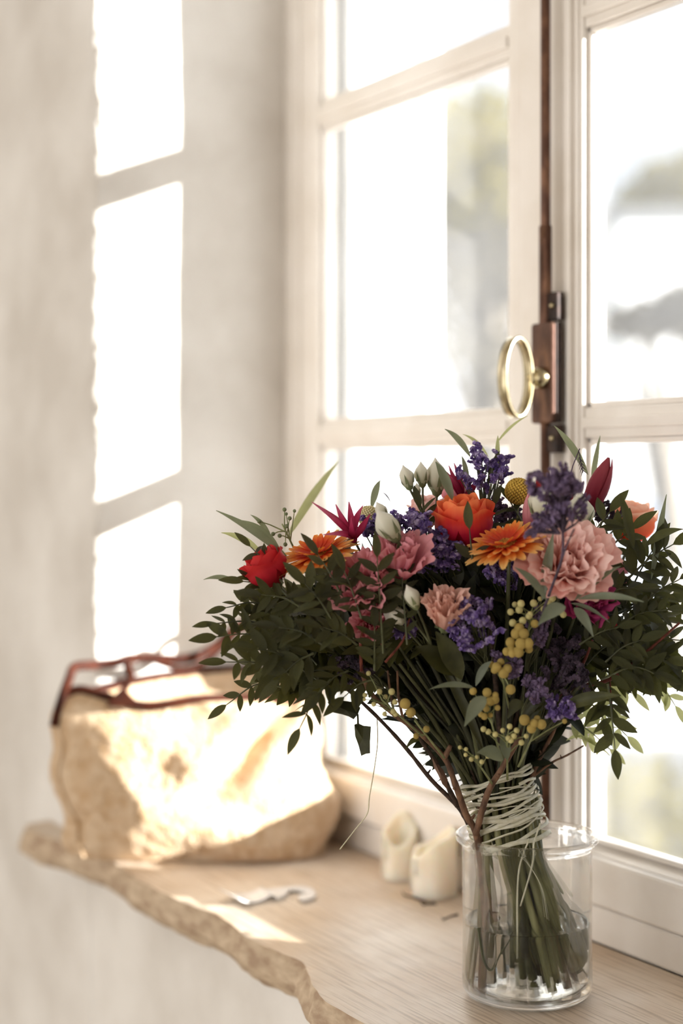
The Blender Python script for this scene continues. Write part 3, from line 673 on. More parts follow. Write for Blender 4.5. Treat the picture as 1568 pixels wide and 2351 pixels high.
def rose(pos, ax, m, s=1, name='rose', label=None, open_=1.0, stemm=M_STEM):
    pos = pin(pos); M = frame(pos, ax, R.uniform(0, 6), s)
    f = MB(); f.grid([[M @ Vector((r * math.cos(2 * PI * k / 10 + z * 60), r * math.sin(2 * PI * k / 10 + z * 60), z)) for k in range(10)] for r, z in ((.004, .0), (.010, .012), (.0095, .028), (.006, .036), (.002, .037))], True)
    root = sub(name, f, m, bq, org=pos)
    if label: tag(root, label)
    lay = [(3, .006, .0070, .042, 2.8, .000, .0003), (3, .0085, .0105, .0435, 2.4, .0005, .0005), (4, .0115, .0140, .044, 2.2, .0020, .0008), (4, .0140, .0180 * open_, .042, 2.2, .0045, .0010), (4, .015, .0215 * open_, .038, 2.0, .0085, .0016)]
    for li, (n, r0, r1, h, A, fl, ru) in enumerate(lay):
        for k in range(n):
            me = petal_mesh(('rose', li, k % 3, open_), m, r0=r0 * .55, r1=r1, h=h, A=A, flare=fl, ruf=ru, nf=4, seed=li * 7 + k % 3, bulge=.004 + .0016 * li)
            inst('petal', me, root, M @ Matrix.Rotation(2 * PI * k / n + li * .7, 4, 'Z') @ Matrix.Translation((0, 0, -.0008 * li)))
    calyx(root, M, .009, .010); stem(pos - ax.normalized() * .008, stemm)
    return root
def ruffled(pos, ax, m, s=1, name='lisianthus', label=None, rich=1, core=None, openness=1.0, seed0=0):
    pos = pin(pos); M = frame(pos, ax, R.uniform(0, 6), s)
    f = MB(); f.grid([[M @ Vector((r * math.cos(2 * PI * k / 10), r * math.sin(2 * PI * k / 10), z)) for k in range(10)] for r, z in ((.003, .0), (.008, .010), (.008, .022), (.003, .026))], True)
    root = sub(name, f, core or m, bq, org=pos)
    if label: tag(root, label)
    lay = [(4, .006, .008, .034, 2.8, .001, .0014, 13), (4, .008, .013, .036, 2.6, .002, .0018, 14), (5, .010, .019, .036, 2.3, .004, .0017, 15), (5, .012, .025, .034, 2.2, .007, .0016, 16)]
    if rich: lay += [(6, .010, .030, .027, 2.0, .009, .0016, 17), (6, .008, .033, .020, 2.0, .009, .0015, 18)]
    for li, (n, r0, r1, h, A, fl, ru, nf) in enumerate(lay):
        for k in range(n):
            me = petal_mesh((name[:4], li, k % 4, openness), m, r0=r0 * .4, r1=r1 * openness, h=h, A=A, flare=fl * openness, ruf=ru, nf=nf, seed=li * 11 + k % 4 + seed0, bulge=.003, nu=26, nv=9, round_=.10)
            inst('petal', me, root, M @ Matrix.Rotation(2 * PI * k / n + li * .9 + R.uniform(-.1, .1), 4, 'Z') @ Matrix.Rotation(R.uniform(-.2, .2), 4, 'X') @ Matrix.Rotation(R.uniform(-.16, .16), 4, 'Y') @ Matrix.Scale(R.uniform(.92, 1.08), 4))
    calyx(root, M, .007, .008); stem(pos - ax.normalized() * .007)
    return root
def gerbera(pos, ax, s=1, label=None):
    pos = pin(pos); M = frame(pos, ax, .3, s)
    f = MB(); f.grid([[M @ Vector((r * math.cos(2 * PI * k / 20), r * math.sin(2 * PI * k / 20), z)) for k in range(20)] for r, z in ((.0, .0075), (.004, .007), (.008, .0055), (.011, .003), (.010, -.002), (.007, -.008), (.003, -.012))], True)
    root = sub('gerbera', f, M_GERBC, bq, org=pos)
    if label: tag(root, label)
    ff = MB()
    for k in range(90):
        a = k * 2.39996; r = .0105 * math.sqrt(k / 90); c = Vector((r * math.cos(a), r * math.sin(a), .0085 - r * .45)); ff.ball(M @ c, .0009 * s, 4, 3)
    tag(sub('florets', ff, M_GERBC, root), kind='stuff')
    def ray_mesh(L_, W_, dr, seed):
        def fn():
            mb = MB(); rr = random.Random(seed); tw = rr.uniform(-.25, .25); rows = []
            for i in range(8):
                t = i / 7; y = .006 + L_ * t; wd = W_ / 2 * (math.sin(PI * min(.5, t * .55 + .16)) if t < .62 else math.cos((t - .62) / .38 * PI / 2 * .88) ** .7)
                rows.append([Vector((wd * q, y, dr * t * t * L_ - .10 * wd * (1 - q * q) * 3 + .35 * wd * q * tw + (.0006 if abs(q) == .5 else 0))) for q in (-1, -.5, 0, .5, 1)])
            mb.grid(rows); return mb.mesh('petal', M_GERB)
        return fn
    for li, (n, L_, W_, dr, tilt, zz) in enumerate(((24, .030, .0085, -.16, .10, .001), (22, .0265, .0080, -.05, .22, .0025), (18, .017, .006, .10, .38, .004))):
        for k in range(n):
            me = cached(('ray', li, k % 4), ray_mesh(L_ * (1 + .06 * (k % 4 - 1.5)), W_, dr, li * 4 + k % 4))
            inst('petal', me, root, M @ Matrix.Rotation(2 * PI * k / n + li * .13 + R.uniform(-.05, .05), 4, 'Z') @ Matrix.Translation((0, 0, zz)) @ Matrix.Rotation(tilt + R.uniform(-.07, .07), 4, 'X'))
    stem(pos - ax.normalized() * .011, r=.003)
    return root
def bud(pos, ax, s=1, m=M_CREAM, name='flower_bud', label=None, L_=.026, rad=.008, st=True, foot=None):
    pos = pin(pos); M = frame(pos, ax, R.uniform(0, 6), s); n = 15; rows = []
    for i in range(11):
        t = i / 10; pr = (math.sin(PI * min(1, t * .8 + .14)) ** .8) * (1 if t < .55 else (1 - ((t - .55) / .45) ** 1.6 * .86))
        rows.append([M @ Vector(((rad * pr * (1 + .13 * math.cos(5 * a + t * 5))) * math.cos(a), (rad * pr * (1 + .13 * math.cos(5 * a + t * 5))) * math.sin(a), L_ * t)) for a in (2 * PI * k / n for k in range(n))])
    f = MB(); f.grid(rows, True); b = len(f.v) - n; f.cap([b + k for k in range(n)])
    # local z gradient lives in the object's own frame
    me = MB(); Mi = M.inverted(); me.v = [Mi @ q for q in f.v]; me.f = f.f
    root = inst(name, me.mesh(name, m), bq, M)
    if label: tag(root, label)
    c = MB()
    c.grid([[M @ Vector((q * math.cos(2 * PI * k / 8), q * math.sin(2 * PI * k / 8), z)) for k in range(8)] for q, z in ((.0004, -.005), (rad * .5, -.002), (rad * .72, .004), (rad * .8, .008))], True)
    for k in range(5):
        a = 2 * PI * k / 5 + .3; d = Vector((math.cos(a), math.sin(a), 0)); e = Vector((-math.sin(a), math.cos(a), 0))
        c.add([M @ q for q in (d * rad * .85 + e * .002 + UU * .004, d * rad * .85 - e * .002 + UU * .004, d * rad * 1.25 + UU * (L_ * .6))], [(0, 1, 2)])
    sub('calyx', c, M_CALYX, root)
    if st: stem(pos - ax.normalized() * .004, r=.0016) if foot is None else None
    if foot is not None:
        mb = MB(); mb.tube(catmull([Vector(foot), (Vector(foot) + pos) / 2 + Vector((R.uniform(-.003, .003), 0, 0)), pos - ax.normalized() * .004 * s], 4), .0013, 6); sub('flower_stalk', mb, M_STEM, bq)
    return root
def tulip(pos, ax, m, s=1, label=None, name='tulip'):
    pos = pin(pos); M = frame(pos, ax, R.uniform(0, 6), s)
    f = MB(); f.grid([[M @ Vector((r * math.cos(2 * PI * k / 8), r * math.sin(2 * PI * k / 8), z)) for k in range(8)] for r, z in ((.002, -.002), (.004, .004), (.004, .016), (.001, .02))], True)
    root = sub(name, f, M_STEMLT, bq, org=pos)
    if label: tag(root, label)
    def fn(): 
        mb = MB(); rows = []
        for i in range(10):
            t = i / 9; wd = 1.0 - .3 * t; rad = .0092 * math.sin(PI * (.10 + .885 * t)) ** .8
            rows.append([Vector((rad * math.cos(q * wd * 1.25), rad * math.sin(q * wd * 1.25), .056 * t)) for q in (-1, -.5, 0, .5, 1)])
        mb.grid(rows); return mb.mesh('petal', m)
    for k in range(6):
        inst('petal', cached(('tul', m.name), fn), root, M @ Matrix.Rotation(2 * PI * k / 6, 4, 'Z') @ Matrix.Translation((.0006 * (k % 2), 0, 0)) @ Matrix.Rotation(R.uniform(-.02, .06), 4, 'Y'))
    stem(pos - ax.normalized() * .003, r=.0022)
    return root
def nerine(pos, tips, label=None):
    """a few narrow pointed petals opening from one point; tips are world points"""
    pos = pin(pos); f = MB(); f.ball(pos, .004, 8, 6); root = sub('nerine', f, M_HOT, bq, org=pos)
    if label: tag(root, label)
    for tp in tips:
        v = Vector(tp) - pos; L_ = v.length; mb = MB(); rows = []
        for i in range(9):
            t = i / 8; wd = (.0040 * math.sin(PI * min(1, .18 + t * .5)) * (1 - max(0, t - .45) / .55 * .88)) ; bend = .006 * math.sin(PI * t)
            rows.append([Vector((wd * x, L_ * t, bend + wd * z)) for x, z in ((-1, .35), (-.5, -.15), (0, .1), (.5, -.15), (1, .35), (.4, -.55), (-.4, -.55))])
        mb.grid(rows, True); inst('petal', mb.mesh('petal', M_HOT), root, yframe(pos, v, cdir(R.uniform(-.4, .4), .5, 1)))
    stem(pos, r=.002)
def statice(center, rx, rz, n, m=M_STATICE, axis=None, label=None, seed=0, foot=None, fl=1.0, stems=M_STEM):
    rr = random.Random(seed + 3); c = pin(center); root_p = Vector(foot) if foot is not None else c - UU * rz * 1.1
    mb = MB(); fb = MB()
    for k in range(n):
        while True:
            q = Vector((rr.uniform(-1, 1), rr.uniform(-1, 1), rr.uniform(-1, 1)))
            if q.length < 1: break
        tip = c + RR * q.x * rx + VV * q.y * min(rx, rz) * .8 + UU * q.z * rz
        tip.y = min(tip.y, YMAX + .012)
        mid = root_p.lerp(tip, .55) + Vector((rr.uniform(-1, 1), rr.uniform(-1, 1), 0)) * .004
        mb.tube([root_p, mid, tip], [.0011, .0008, .0005], 4, False)
        dr = (tip - mid).normalized(); sd = dr.orthogonal().normalized(); sd2 = dr.cross(sd); a0 = rr.uniform(0, 6); sp_d = (sd * math.cos(a0) + sd2 * math.sin(a0))
        Ls = rr.uniform(.009, .015)
        for j in range(9):     # curved spike of little trumpets
            t = j / 8; b0 = tip + (dr * (1 - t * .4) + sp_d * t * .7).normalized() * Ls * (t - .3)
            for sgn in (-1, 1):
                fd = (dr * .6 + sp_d.cross(dr) * sgn * .8 + UU * .35 + Vector((rr.uniform(-.3, .3),) * 3)).normalized(); o1 = fd.orthogonal().normalized(); o2 = fd.cross(o1); h_ = .0042 * fl * rr.uniform(.7, 1.2); w_ = .0017 * fl
                ring = [b0 + fd * h_ + (o1 * math.cos(2 * PI * i / 5) + o2 * math.sin(2 * PI * i / 5)) * w_ * (1.25) for i in range(5)]
                fb.add([b0] + ring + [b0 + fd * h_ * .75], [(0, 1 + (i + 1) % 5, 1 + i) for i in range(5)] + [(6, 1 + i, 1 + (i + 1) % 5) for i in range(5)])
    root = sub('statice_sprig', mb, stems, bq, org=root_p)
    if label: tag(root, label)
    tag(sub('florets', fb, m, root, smooth=False), kind='stuff')
    return root
def ballmesh(m, r=1.0):
    def fn():
        mb = MB(); mb.ball((0, 0, 0), 1, 10, 8)
        for i, q in enumerate(mb.v): mb.v[i] = q * (1 + .05 * nz3(q.x, q.y, q.z, 4))
        return mb.mesh('blossom', m)
    return cached(('bl', m.name), fn)
def mimosa(pts, foot, m, label=None):
    """pts: (px,py,r_px,d) balls on one branching twig"""
    foot = pin(foot); mb = MB(); ps = [(pin(P(x, y, d)), r * d / F) for x, y, r, d in pts]
    cen = sum((p for p, _ in ps), Vector()) / len(ps); hub_ = foot.lerp(cen, .55)
    mb.tube([foot, hub_, cen], [.0013, .001, .0008], 5)
    for p, r in ps:
        b_ = hub_.lerp(cen, R.random()); mb.tube([b_, b_.lerp(p, .6) + UU * .001, p], [.0008, .0006, .0005], 4, False)
    root = sub('mimosa_sprig', mb, M_STEMLT, bq, org=foot)
    if label: tag(root, label)
    for p, r in ps: inst('blossom', ballmesh(m), root, Matrix.Translation(p) @ Matrix.Scale(r, 4))
def craspedia(pos, r, m, label):
    pos = pin(pos); f = MB(); f.ball(pos, r * .9, 14, 10); root = sub('craspedia', f, m, bq, org=pos); tag(root, label)
    fb = MB(); n = 260
    for k in range(n):
        z = 1 - 2 * (k + .5) / n; a = k * 2.39996; q = math.sqrt(1 - z * z); d = Vector((q * math.cos(a), q * math.sin(a), z)); fb.ball(pos + d * r * .93, r * .115, 5, 4)
    tag(sub('florets', fb, m, root), kind='stuff'); stem(pos - UU * r * .9, M_STEMLT, r=.0014)
# ---- leaves
def leaf_mesh(key, L_, W_, m, fold=.25, bend=.12, n=6, point=1.0):
    def fn():
        mb = MB(); rows = []
        for i in range(n + 1):
            t = i / n; wd = W_ / 2 * math.sin(PI * t ** .85) ** point; y = L_ * t; z = -bend * L_ * t * t
            wd = max(wd, W_ * .03)
            rows.append([Vector((wd * q, y, z + fold * wd * abs(q) - (.02 * W_ if q == 0 else 0))) for q in (-1, -.5, 0, .5, 1)])
        mb.grid(rows); return mb.mesh('leaf', m)
    return cached(key, fn)
LEAVES = {}
for mk, m_ in (('dk', M_LEAF), ('lt', M_LEAFLT), ('gr', M_LEAFGR)):
    LEAVES[mk] = [leaf_mesh((mk, i), 1.0, w_, m_, fold=f_, bend=b_, point=.8) for i, (w_, f_, b_) in enumerate(((.36, .25, .1), (.40, .12, -.08), (.32, .35, .22), (.42, .2, .03)))]
LEAFCOUNT = [0]
def leaf_arr(me):
    mb = MB(); mb.v = [v.co.copy() for v in me.vertices]; mb.f = [tuple(p.vertices) for p in me.polygons]; return mb
def sprig(p0, p1, n=5, L_=.028, sag=.015, kind='dk', single=True, stm=M_STEM, name='leafy_sprig', label=None, rnd=None, facing=None, t0=.15, wid=1.0, join=None):
    rr = rnd or R; p0 = Vector(p0); p1 = Vector(p1); mid = (p0 + p1) / 2 + UU * sag
    pts = catmull([p0, mid, p1], 8); mb = MB(); mb.tube(pts, [.0013 - .0008 * i / len(pts) for i in range(len(pts))], 5, False)
    fc = facing or (-VV * .75 + UU * rr.uniform(.2, .9) + RR * rr.uniform(-.35, .35)); fc = fc.normalized()
    if join is None: root = sub(name, mb, stm, bq, org=p0)
    else: join.extend(mb, Matrix.Identity(4)); root = None
    if label and root is not None: tag(root, label)
    extra = MB()
    def put(M, k):
        if join is not None: join.extend(leaf_arr(LEAVES[kind][k]), M); return
        if single: inst('leaf', LEAVES[kind][k], root, M); LEAFCOUNT[0] += 1
        else: extra.extend(leaf_arr(LEAVES[kind][k]), M)
    for i in range(n):
        t = t0 + (1 - t0) * i / n; idx = min(len(pts) - 2, int(t * (len(pts) - 1))); p = pts[idx].lerp(pts[idx + 1], t * (len(pts) - 1) - idx); d = (pts[idx + 1] - pts[idx]).normalized()
        side = d.cross(fc).normalized()
        for sg in (-1, 1):
            an = rr.uniform(.75, 1.15); dv = d * math.cos(an) + side * sg * math.sin(an) + fc * rr.uniform(-.35, .35) - UU * .12
            sc = L_ * rr.uniform(.8, 1.1) * (1 - .15 * abs(t - .5)); M = yframe(p + d * rr.uniform(-.001, .001), dv, fc + Vector((rr.uniform(-.5, .5), rr.uniform(-.5, .5), rr.uniform(-.5, .5))), sc)
            if wid != 1.0: M = M @ Matrix.Diagonal((wid, 1, 1, 1))
            put(M, rr.randrange(4))
    d = (pts[-1] - pts[-3]).normalized(); M = yframe(pts[-1], d, fc, L_ * 1.05); put(M, 0)
    if extra.v: tag(sub('leaves', extra, {'dk': M_LEAF, 'lt': M_LEAFLT, 'gr': M_LEAFGR}[kind], root), kind='stuff')
    return root
def blade(a, b, w_, m=M_LEAFGR, sag=.0, name='long_leaf', label=None, nrm=None):
    """one long narrow leaf from a to b"""
    a = Vector(a); b = Vector(b); v = b - a; L_ = v.length; nrm = nrm or (-VV * .7 + UU * .5); mb = MB(); rows = []
    y = v.normalized(); z = (nrm - y * nrm.dot(y)).normalized(); x = y.cross(z)
    for i in range(11):
        t = i / 10; wd = max(w_ / 2 * math.sin(PI * min(1, t ** .8 * .97 + .02)), w_ * .04); c = a + v * t + UU * sag * 4 * t * (1 - t)
        rows.append([c + x * wd * q + z * (abs(q) * wd * .3) for q in (-1, -.5, 0, .5, 1)])
    mb.grid(rows); o = sub(name, mb, m, bq, org=a)
    if label: tag(o, label)
    return o
def twig(pxs, r0, r1, m=M_BARK, name='woody_branch', label=None, knobs=True):
    pts = catmull([P(*q) for q in pxs], 6); n = len(pts); mb = MB()
    rad = [(r0 + (r1 - r0) * i / n) * (1 + (.18 * nz3(i * .37, r0 * 100, 0, 3) if knobs else 0)) for i in range(n)]
    mb.tube(pts, rad, 8)
    if knobs:
        for k in range(3, n - 2, 7):
            d = (pts[k + 1] - pts[k]).normalized().orthogonal().normalized(); d = Matrix.Rotation(k * 2.4, 3, (pts[k + 1] - pts[k]).normalized()) @ d
            mb.tube([pts[k], pts[k] + d * rad[k] * 1.9 + UU * rad[k]], [rad[k] * .8, rad[k] * .35], 6)
    o = sub(name, mb, m, bq)
    if label: tag(o, label)
    return o

# ---- flowers, placed where they stand in the head
up = lambda a, b, c: cdir(a, b, c)
rose(P(1068, 1250, 1.66), up(-.10, 1, .22), M_ROSERED, 1.16, label='coral red rose with orange tips', open_=.9)
rose(P(634, 1336, 1.63), up(-.55, .85, .2), M_ROSEDP, .84, label='small crimson rose at the left edge of the bouquet', open_=.95)
rose(P(1446, 1240, 1.76), up(.14, 1, .1), M_ROSEOR, .98, label='sunlit orange rose at the right', open_=.85)
rose(P(982, 1205, 1.73), up(-.1, .95, .3), M_PINK, .72, label='pale pink rose at the back', open_=.9)
rose(P(1045, 1160, 1.75), up(.1, 1, .1), M_PINKMID, .62)
gerbera(P(1162, 1258, 1.60), up(-.30, .92, .30), 1.14, 'orange gerbera in the middle of the bouquet, seen from the side')
gerbera(P(732, 1280, 1.63), up(-.30, .92, .28), 1.16, 'orange gerbera at the left, half hidden by dark leaves')
ruffled(P(1296, 1312, 1.61), up(.02, .62, .78), M_PINK, 1.08, 'carnation', 'large pale pink ruffled flower at the right', 1, openness=1.05)
ruffled(P(1022, 1440, 1.60), up(-.05, .86, .5), M_SALMON, 1.0, 'lisianthus', 'salmon pink ruffled flower low in the centre', 0, openness=.72, seed0=5)
ruffled(P(918, 1325, 1.615), up(.05, .85, .5), M_PINKMID, 1.12, 'lisianthus', 'rose pink ruffled flower left of the centre', 0, openness=.8, seed0=9)
ruffled(P(850, 1375, 1.62), up(-.3, .6, .7), M_PINKMID, 1.15, 'lisianthus', 'rose pink flower behind the dark leaflets', 0, openness=.85, seed0=13)
ruffled(P(856, 1442, 1.63), up(-.2, .3, .9), M_PINKMID, .72, 'lisianthus', None, 0, openness=.8)
ruffled(P(1330, 1392, 1.64), up(.2, .45, .85), M_MAG, .95, 'dahlia', 'magenta flower under the pale pink one', 0, openness=.95)
ruffled(P(1385, 1330, 1.69), up(.5, .6, .5), M_PINKMID, .6, 'lisianthus', None, 0, openness=.8)
tulip(P(1345, 1185, 1.70), up(.36, .95, .1), M_TULIP, 1.15, 'wine red pointed flower bud standing up at the right')
tulip(P(1213, 1222, 1.66), up(.05, 1, .15), M_PINKMID, .72, 'small pink bud below the yellow ball flower')
tulip(P(1292, 1190, 1.66), up(.15, 1, .15), M_ROSEDP, .72)
tulip(P(1236, 1170, 1.72), up(.0, 1, .1), M_ROSEDP, .6)
nerine(P(812, 1238, 1.64), [P(716, 1153, 1.62), P(771, 1158, 1.64), P(801, 1152, 1.65), P(834, 1160, 1.66), P(742, 1228, 1.60), P(850, 1180, 1.64), P(806, 1188, 1.62)], 'hot pink spidery flower with pointed petals above the left gerbera')
nerine(P(1062, 1150, 1.71), [P(1006, 1066, 1.70), P(1030, 1068, 1.71), P(1042, 1062, 1.72), P(1018, 1080, 1.69), P(1100, 1100, 1.72)], 'hot pink spidery petals at the top behind the rose')
craspedia(P(1190, 1128, 1.69), .0137, M_CRASP, 'yellow ball flower at the top')
craspedia(P(846, 1186, 1.68), .0112, M_CRASPPALE, 'pale yellow ball flower behind the pink petals')
ft = P(975, 1190, 1.69)
bud(P(940, 1118, 1.68), up(-.3, 1, 0), .9, foot=ft); bud(P(970, 1112, 1.69), up(-.08, 1, 0), .9, foot=ft); bud(P(957, 1138, 1.68), up(0, 1, 0), .5, foot=ft)
bud(P(1003, 1128, 1.70), up(-.06, 1, .1), 1.35, foot=P(1000, 1230, 1.70), rad=.0078, label='large cream bud at the top left of the red rose')
bud(P(908, 1235, 1.60), up(-.6, .9, .2), 1.28, foot=P(925, 1330, 1.60), rad=.0085, label='large cream bud tilting left')
bud(P(884, 1188, 1.64), up(-.5, .9, .2), .7, foot=P(910, 1260, 1.62))
bud(P(955, 1392, 1.585), up(-.45, 1, .2), .9, foot=P(990, 1480, 1.60)); bud(P(925, 1385, 1.60), up(-.3, 1, .1), .7, foot=P(990, 1480, 1.60))
bud(P(915, 1425, 1.61), up(-.3, .4, .8), 1.05, foot=P(985, 1500, 1.62), rad=.010); bud(P(1245, 1190, 1.62), up(.05, 1, .2), 1.35, rad=.0105, label='cream green bud between the pink buds')
bud(P(1326, 1210, 1.63), up(.1, 1, .1), 1.35, rad=.010); bud(P(1265, 1225, 1.63), up(-.1, 1, .1), 1.1, rad=.010)
# statice
statice(P(1105, 1098, 1.70), .028, .020, 24, M_STATICE, label='purple statice spray standing highest', seed=1, foot=P(1118, 1215, 1.70))
statice(P(1150, 1075, 1.705), .016, .012, 8, M_STATICE, seed=21, foot=P(1118, 1215, 1.70)); statice(P(1100, 1050, 1.705), .008, .012, 5, M_STATICE, seed=22, foot=P(1118, 1215, 1.70))
statice(P(942, 1222, 1.635), .030, .019, 42, M_STATICE, label='bright purple statice left of the red rose', seed=2, foot=P(975, 1330, 1.66))
statice(P(985, 1262, 1.64), .024, .022, 34, M_STATICE, seed=3, foot=P(1010, 1360, 1.66)); statice(P(1030, 1285, 1.635), .018, .016, 22, M_STATICE, seed=4, foot=P(1060, 1370, 1.66))
statice(P(1145, 1195, 1.70), .026, .016, 26, M_STATDRY, seed=5, foot=P(1150, 1280, 1.71)); statice(P(1170, 1318, 1.63), .022, .018, 22, M_STATICE, seed=6, foot=P(1180, 1420, 1.66))
statice(P(1275, 1118, 1.50), .026, .014, 26, M_STATDRY, label='mauve statice spray hanging forward at the right', seed=7, foot=P(1285, 1165, 1.52), fl=1.1, stems=M_STATDK)
statice(P(1300, 1180, 1.52), .020, .016, 20, M_STATDRY, seed=8, foot=P(1292, 1222, 1.53), stems=M_STATDK); statice(P(1245, 1210, 1.53), .014, .010, 10, M_STATDRY, seed=31, foot=P(1285, 1225, 1.53), stems=M_STATDK)
twig([(1285, 1165, 1.52), (1292, 1222, 1.53), (1290, 1280, 1.54), (1268, 1345, 1.56), (1225, 1460, 1.62)], .0011, .0014, M_STATDK, name='statice_stem', knobs=False); twig([(1318, 1215, 1.52), (1302, 1250, 1.53), (1288, 1290, 1.54)], .0007, .0009, M_STATDK, name='statice_stem', knobs=False)
statice(P(1090, 1438, 1.59), .025, .023, 40, M_STATICE, label='purple statice in the middle below the gerbera', seed=9, foot=P(1120, 1540, 1.64))
statice(P(925, 1448, 1.63), .020, .008, 14, M_STATICE, seed=10, foot=P(980, 1490, 1.65)); statice(P(1232, 1450, 1.60), .010, .020, 14, M_STATDRY, seed=11, foot=P(1210, 1540, 1.63))
statice(P(1165, 1525, 1.60), .014, .014, 14, M_STATDRY, seed=12, foot=P(1170, 1600, 1.64)); statice(P(1225, 1590, 1.60), .013, .014, 16, M_STATDRY, seed=13, foot=P(1190, 1680, 1.65))
statice(P(1285, 1630, 1.60), .016, .010, 16, M_STATICE, seed=14, foot=P(1230, 1700, 1.65)); statice(P(1300, 1565, 1.62), .022, .024, 34, M_STATDK, label='dried dark statice at the lower right', seed=15, foot=P(1230, 1700, 1.66))
statice(P(1280, 1490, 1.64), .022, .022, 26, M_STATDK, seed=16, foot=P(1230, 1640, 1.67)); statice(P(1400, 1180, 1.72), .016, .010, 12, M_STATDK, seed=17, foot=P(1370, 1260, 1.72))
statice(P(810, 1540, 1.64), .022, .012, 14, M_STATDK, seed=18, foot=P(880, 1580, 1.66)); statice(P(870, 1215, 1.66), .018, .012, 14, M_STATICE, seed=19, foot=P(900, 1300, 1.67))
# mimosa
mimosa([(1172, 1405, 8, 1.58), (1196, 1386, 9, 1.58), (1182, 1388, 7, 1.59), (1192, 1400, 9, 1.58), (1177, 1430, 9, 1.58), (1200, 1425, 9, 1.58), (1214, 1415, 8, 1.58), (1225, 1385, 9, 1.585), (1217, 1410, 7, 1.58), (1225, 1432, 8, 1.585), (1248, 1398, 8, 1.59), (1268, 1373, 9, 1.59), (1262, 1384, 7, 1.59), (1293, 1411, 8, 1.59), (1240, 1375, 6, 1.59)], P(1210, 1480, 1.62), M_MIMOBUD, 'pale yellow mimosa buds in a loose spray')
mimosa([(1192, 1442, 12, 1.575), (1185, 1455, 13, 1.575), (1203, 1455, 12, 1.57), (1172, 1475, 12, 1.575), (1196, 1478, 14, 1.57), (1212, 1477, 13, 1.57), (1174, 1490, 10, 1.575), (1190, 1497, 13, 1.57), (1214, 1490, 10, 1.575), (1227, 1432, 10, 1.58), (1163, 1496, 10, 1.575), (1176, 1500, 10, 1.57)], P(1190, 1560, 1.62), M_MIMO, 'bright yellow mimosa balls hanging in a cluster')
mimosa([(1140, 1532, 12, 1.58), (1156, 1545, 13, 1.58), (1165, 1535, 11, 1.58), (1128, 1526, 8, 1.585), (1150, 1520, 9, 1.585), (1172, 1583, 12, 1.58), (1135, 1538, 9, 1.58)], P(1170, 1630, 1.62), M_MIMO)
mimosa([(1118, 1590, 11, 1.58), (1126, 1610, 11, 1.58), (1136, 1606, 11, 1.58), (1137, 1596, 8, 1.58), (1086, 1587, 9, 1.58), (1085, 1614, 7, 1.58), (1115, 1612, 8, 1.58), (1116, 1627, 8, 1.58), (1142, 1625, 7, 1.58), (1104, 1640, 7, 1.585), (1112, 1645, 8, 1.58), (1126, 1642, 6, 1.585)], P(1150, 1740, 1.63), M_MIMO, 'mimosa twig of small yellow balls left of the stems')
mimosa([(1110, 1674, 7, 1.585), (1121, 1680, 7, 1.585), (1137, 1686, 7, 1.585), (1154, 1677, 6, 1.585), (1170, 1668, 7, 1.585), (1180, 1690, 7, 1.585), (1186, 1677, 7, 1.585), (1167, 1695, 7, 1.585), (1173, 1700, 7, 1.585), (1197, 1705, 7, 1.585), (1208, 1690, 6, 1.585), (1176, 1688, 6, 1.59)], P(1165, 1790, 1.64), M_MIMOBUD)
mimosa([(1204, 1653, 13, 1.58), (1226, 1661, 11, 1.58), (1220, 1673, 11, 1.58), (1243, 1663, 12, 1.58), (1233, 1650, 8, 1.585), (1296, 1656, 6, 1.58)], P(1190, 1760, 1.63), M_MIMO, 'yellow mimosa balls at the lower right of the stems')
mimosa([(1070, 1720, 5, 1.6), (1069, 1733, 5, 1.6), (1082, 1743, 6, 1.6), (1106, 1749, 6, 1.6), (1095, 1738, 5, 1.6), (1120, 1736, 6, 1.6), (1056, 1716, 5, 1.6)], P(1130, 1800, 1.65), M_MIMOBUD)
mimosa([(871, 1588, 7, 1.6), (899, 1588, 8, 1.6), (858, 1617, 6, 1.6), (907, 1612, 7, 1.6), (838, 1596, 6, 1.6), (836, 1606, 5, 1.6), (903, 1634, 7, 1.6), (908, 1640, 6, 1.6), (885, 1600, 6, 1.61), (883, 1639, 6, 1.6), (846, 1546, 6, 1.61)], P(970, 1690, 1.65), M_MIMOBUD, 'small mimosa balls under the left leaves')
mimosa([(930, 1616, 13, 1.595), (943, 1636, 12, 1.595), (979, 1674, 8, 1.6), (955, 1690, 7, 1.61), (1000, 1300, 4, 1.62)][:4], P(1020, 1740, 1.64), M_MIMO, 'two larger yellow mimosa balls on the left')
mimosa([(653, 1170, 5, 1.66), (676, 1173, 4, 1.66), (657, 1180, 4, 1.66), (665, 1190, 5, 1.66), (658, 1208, 5, 1.66), (595, 1197, 5, 1.66), (642, 1230, 5, 1.66), (627, 1226, 5, 1.66), (655, 1250, 5, 1.66)], P(690, 1290, 1.67), M_CALYX, 'green berries above the left leaves')
mimosa([(1393, 1420, 7, 1.66), (1411, 1436, 7, 1.66), (1405, 1430, 5, 1.67)], P(1360, 1480, 1.68), M_ROSEDP, 'dark pink berries at the right')

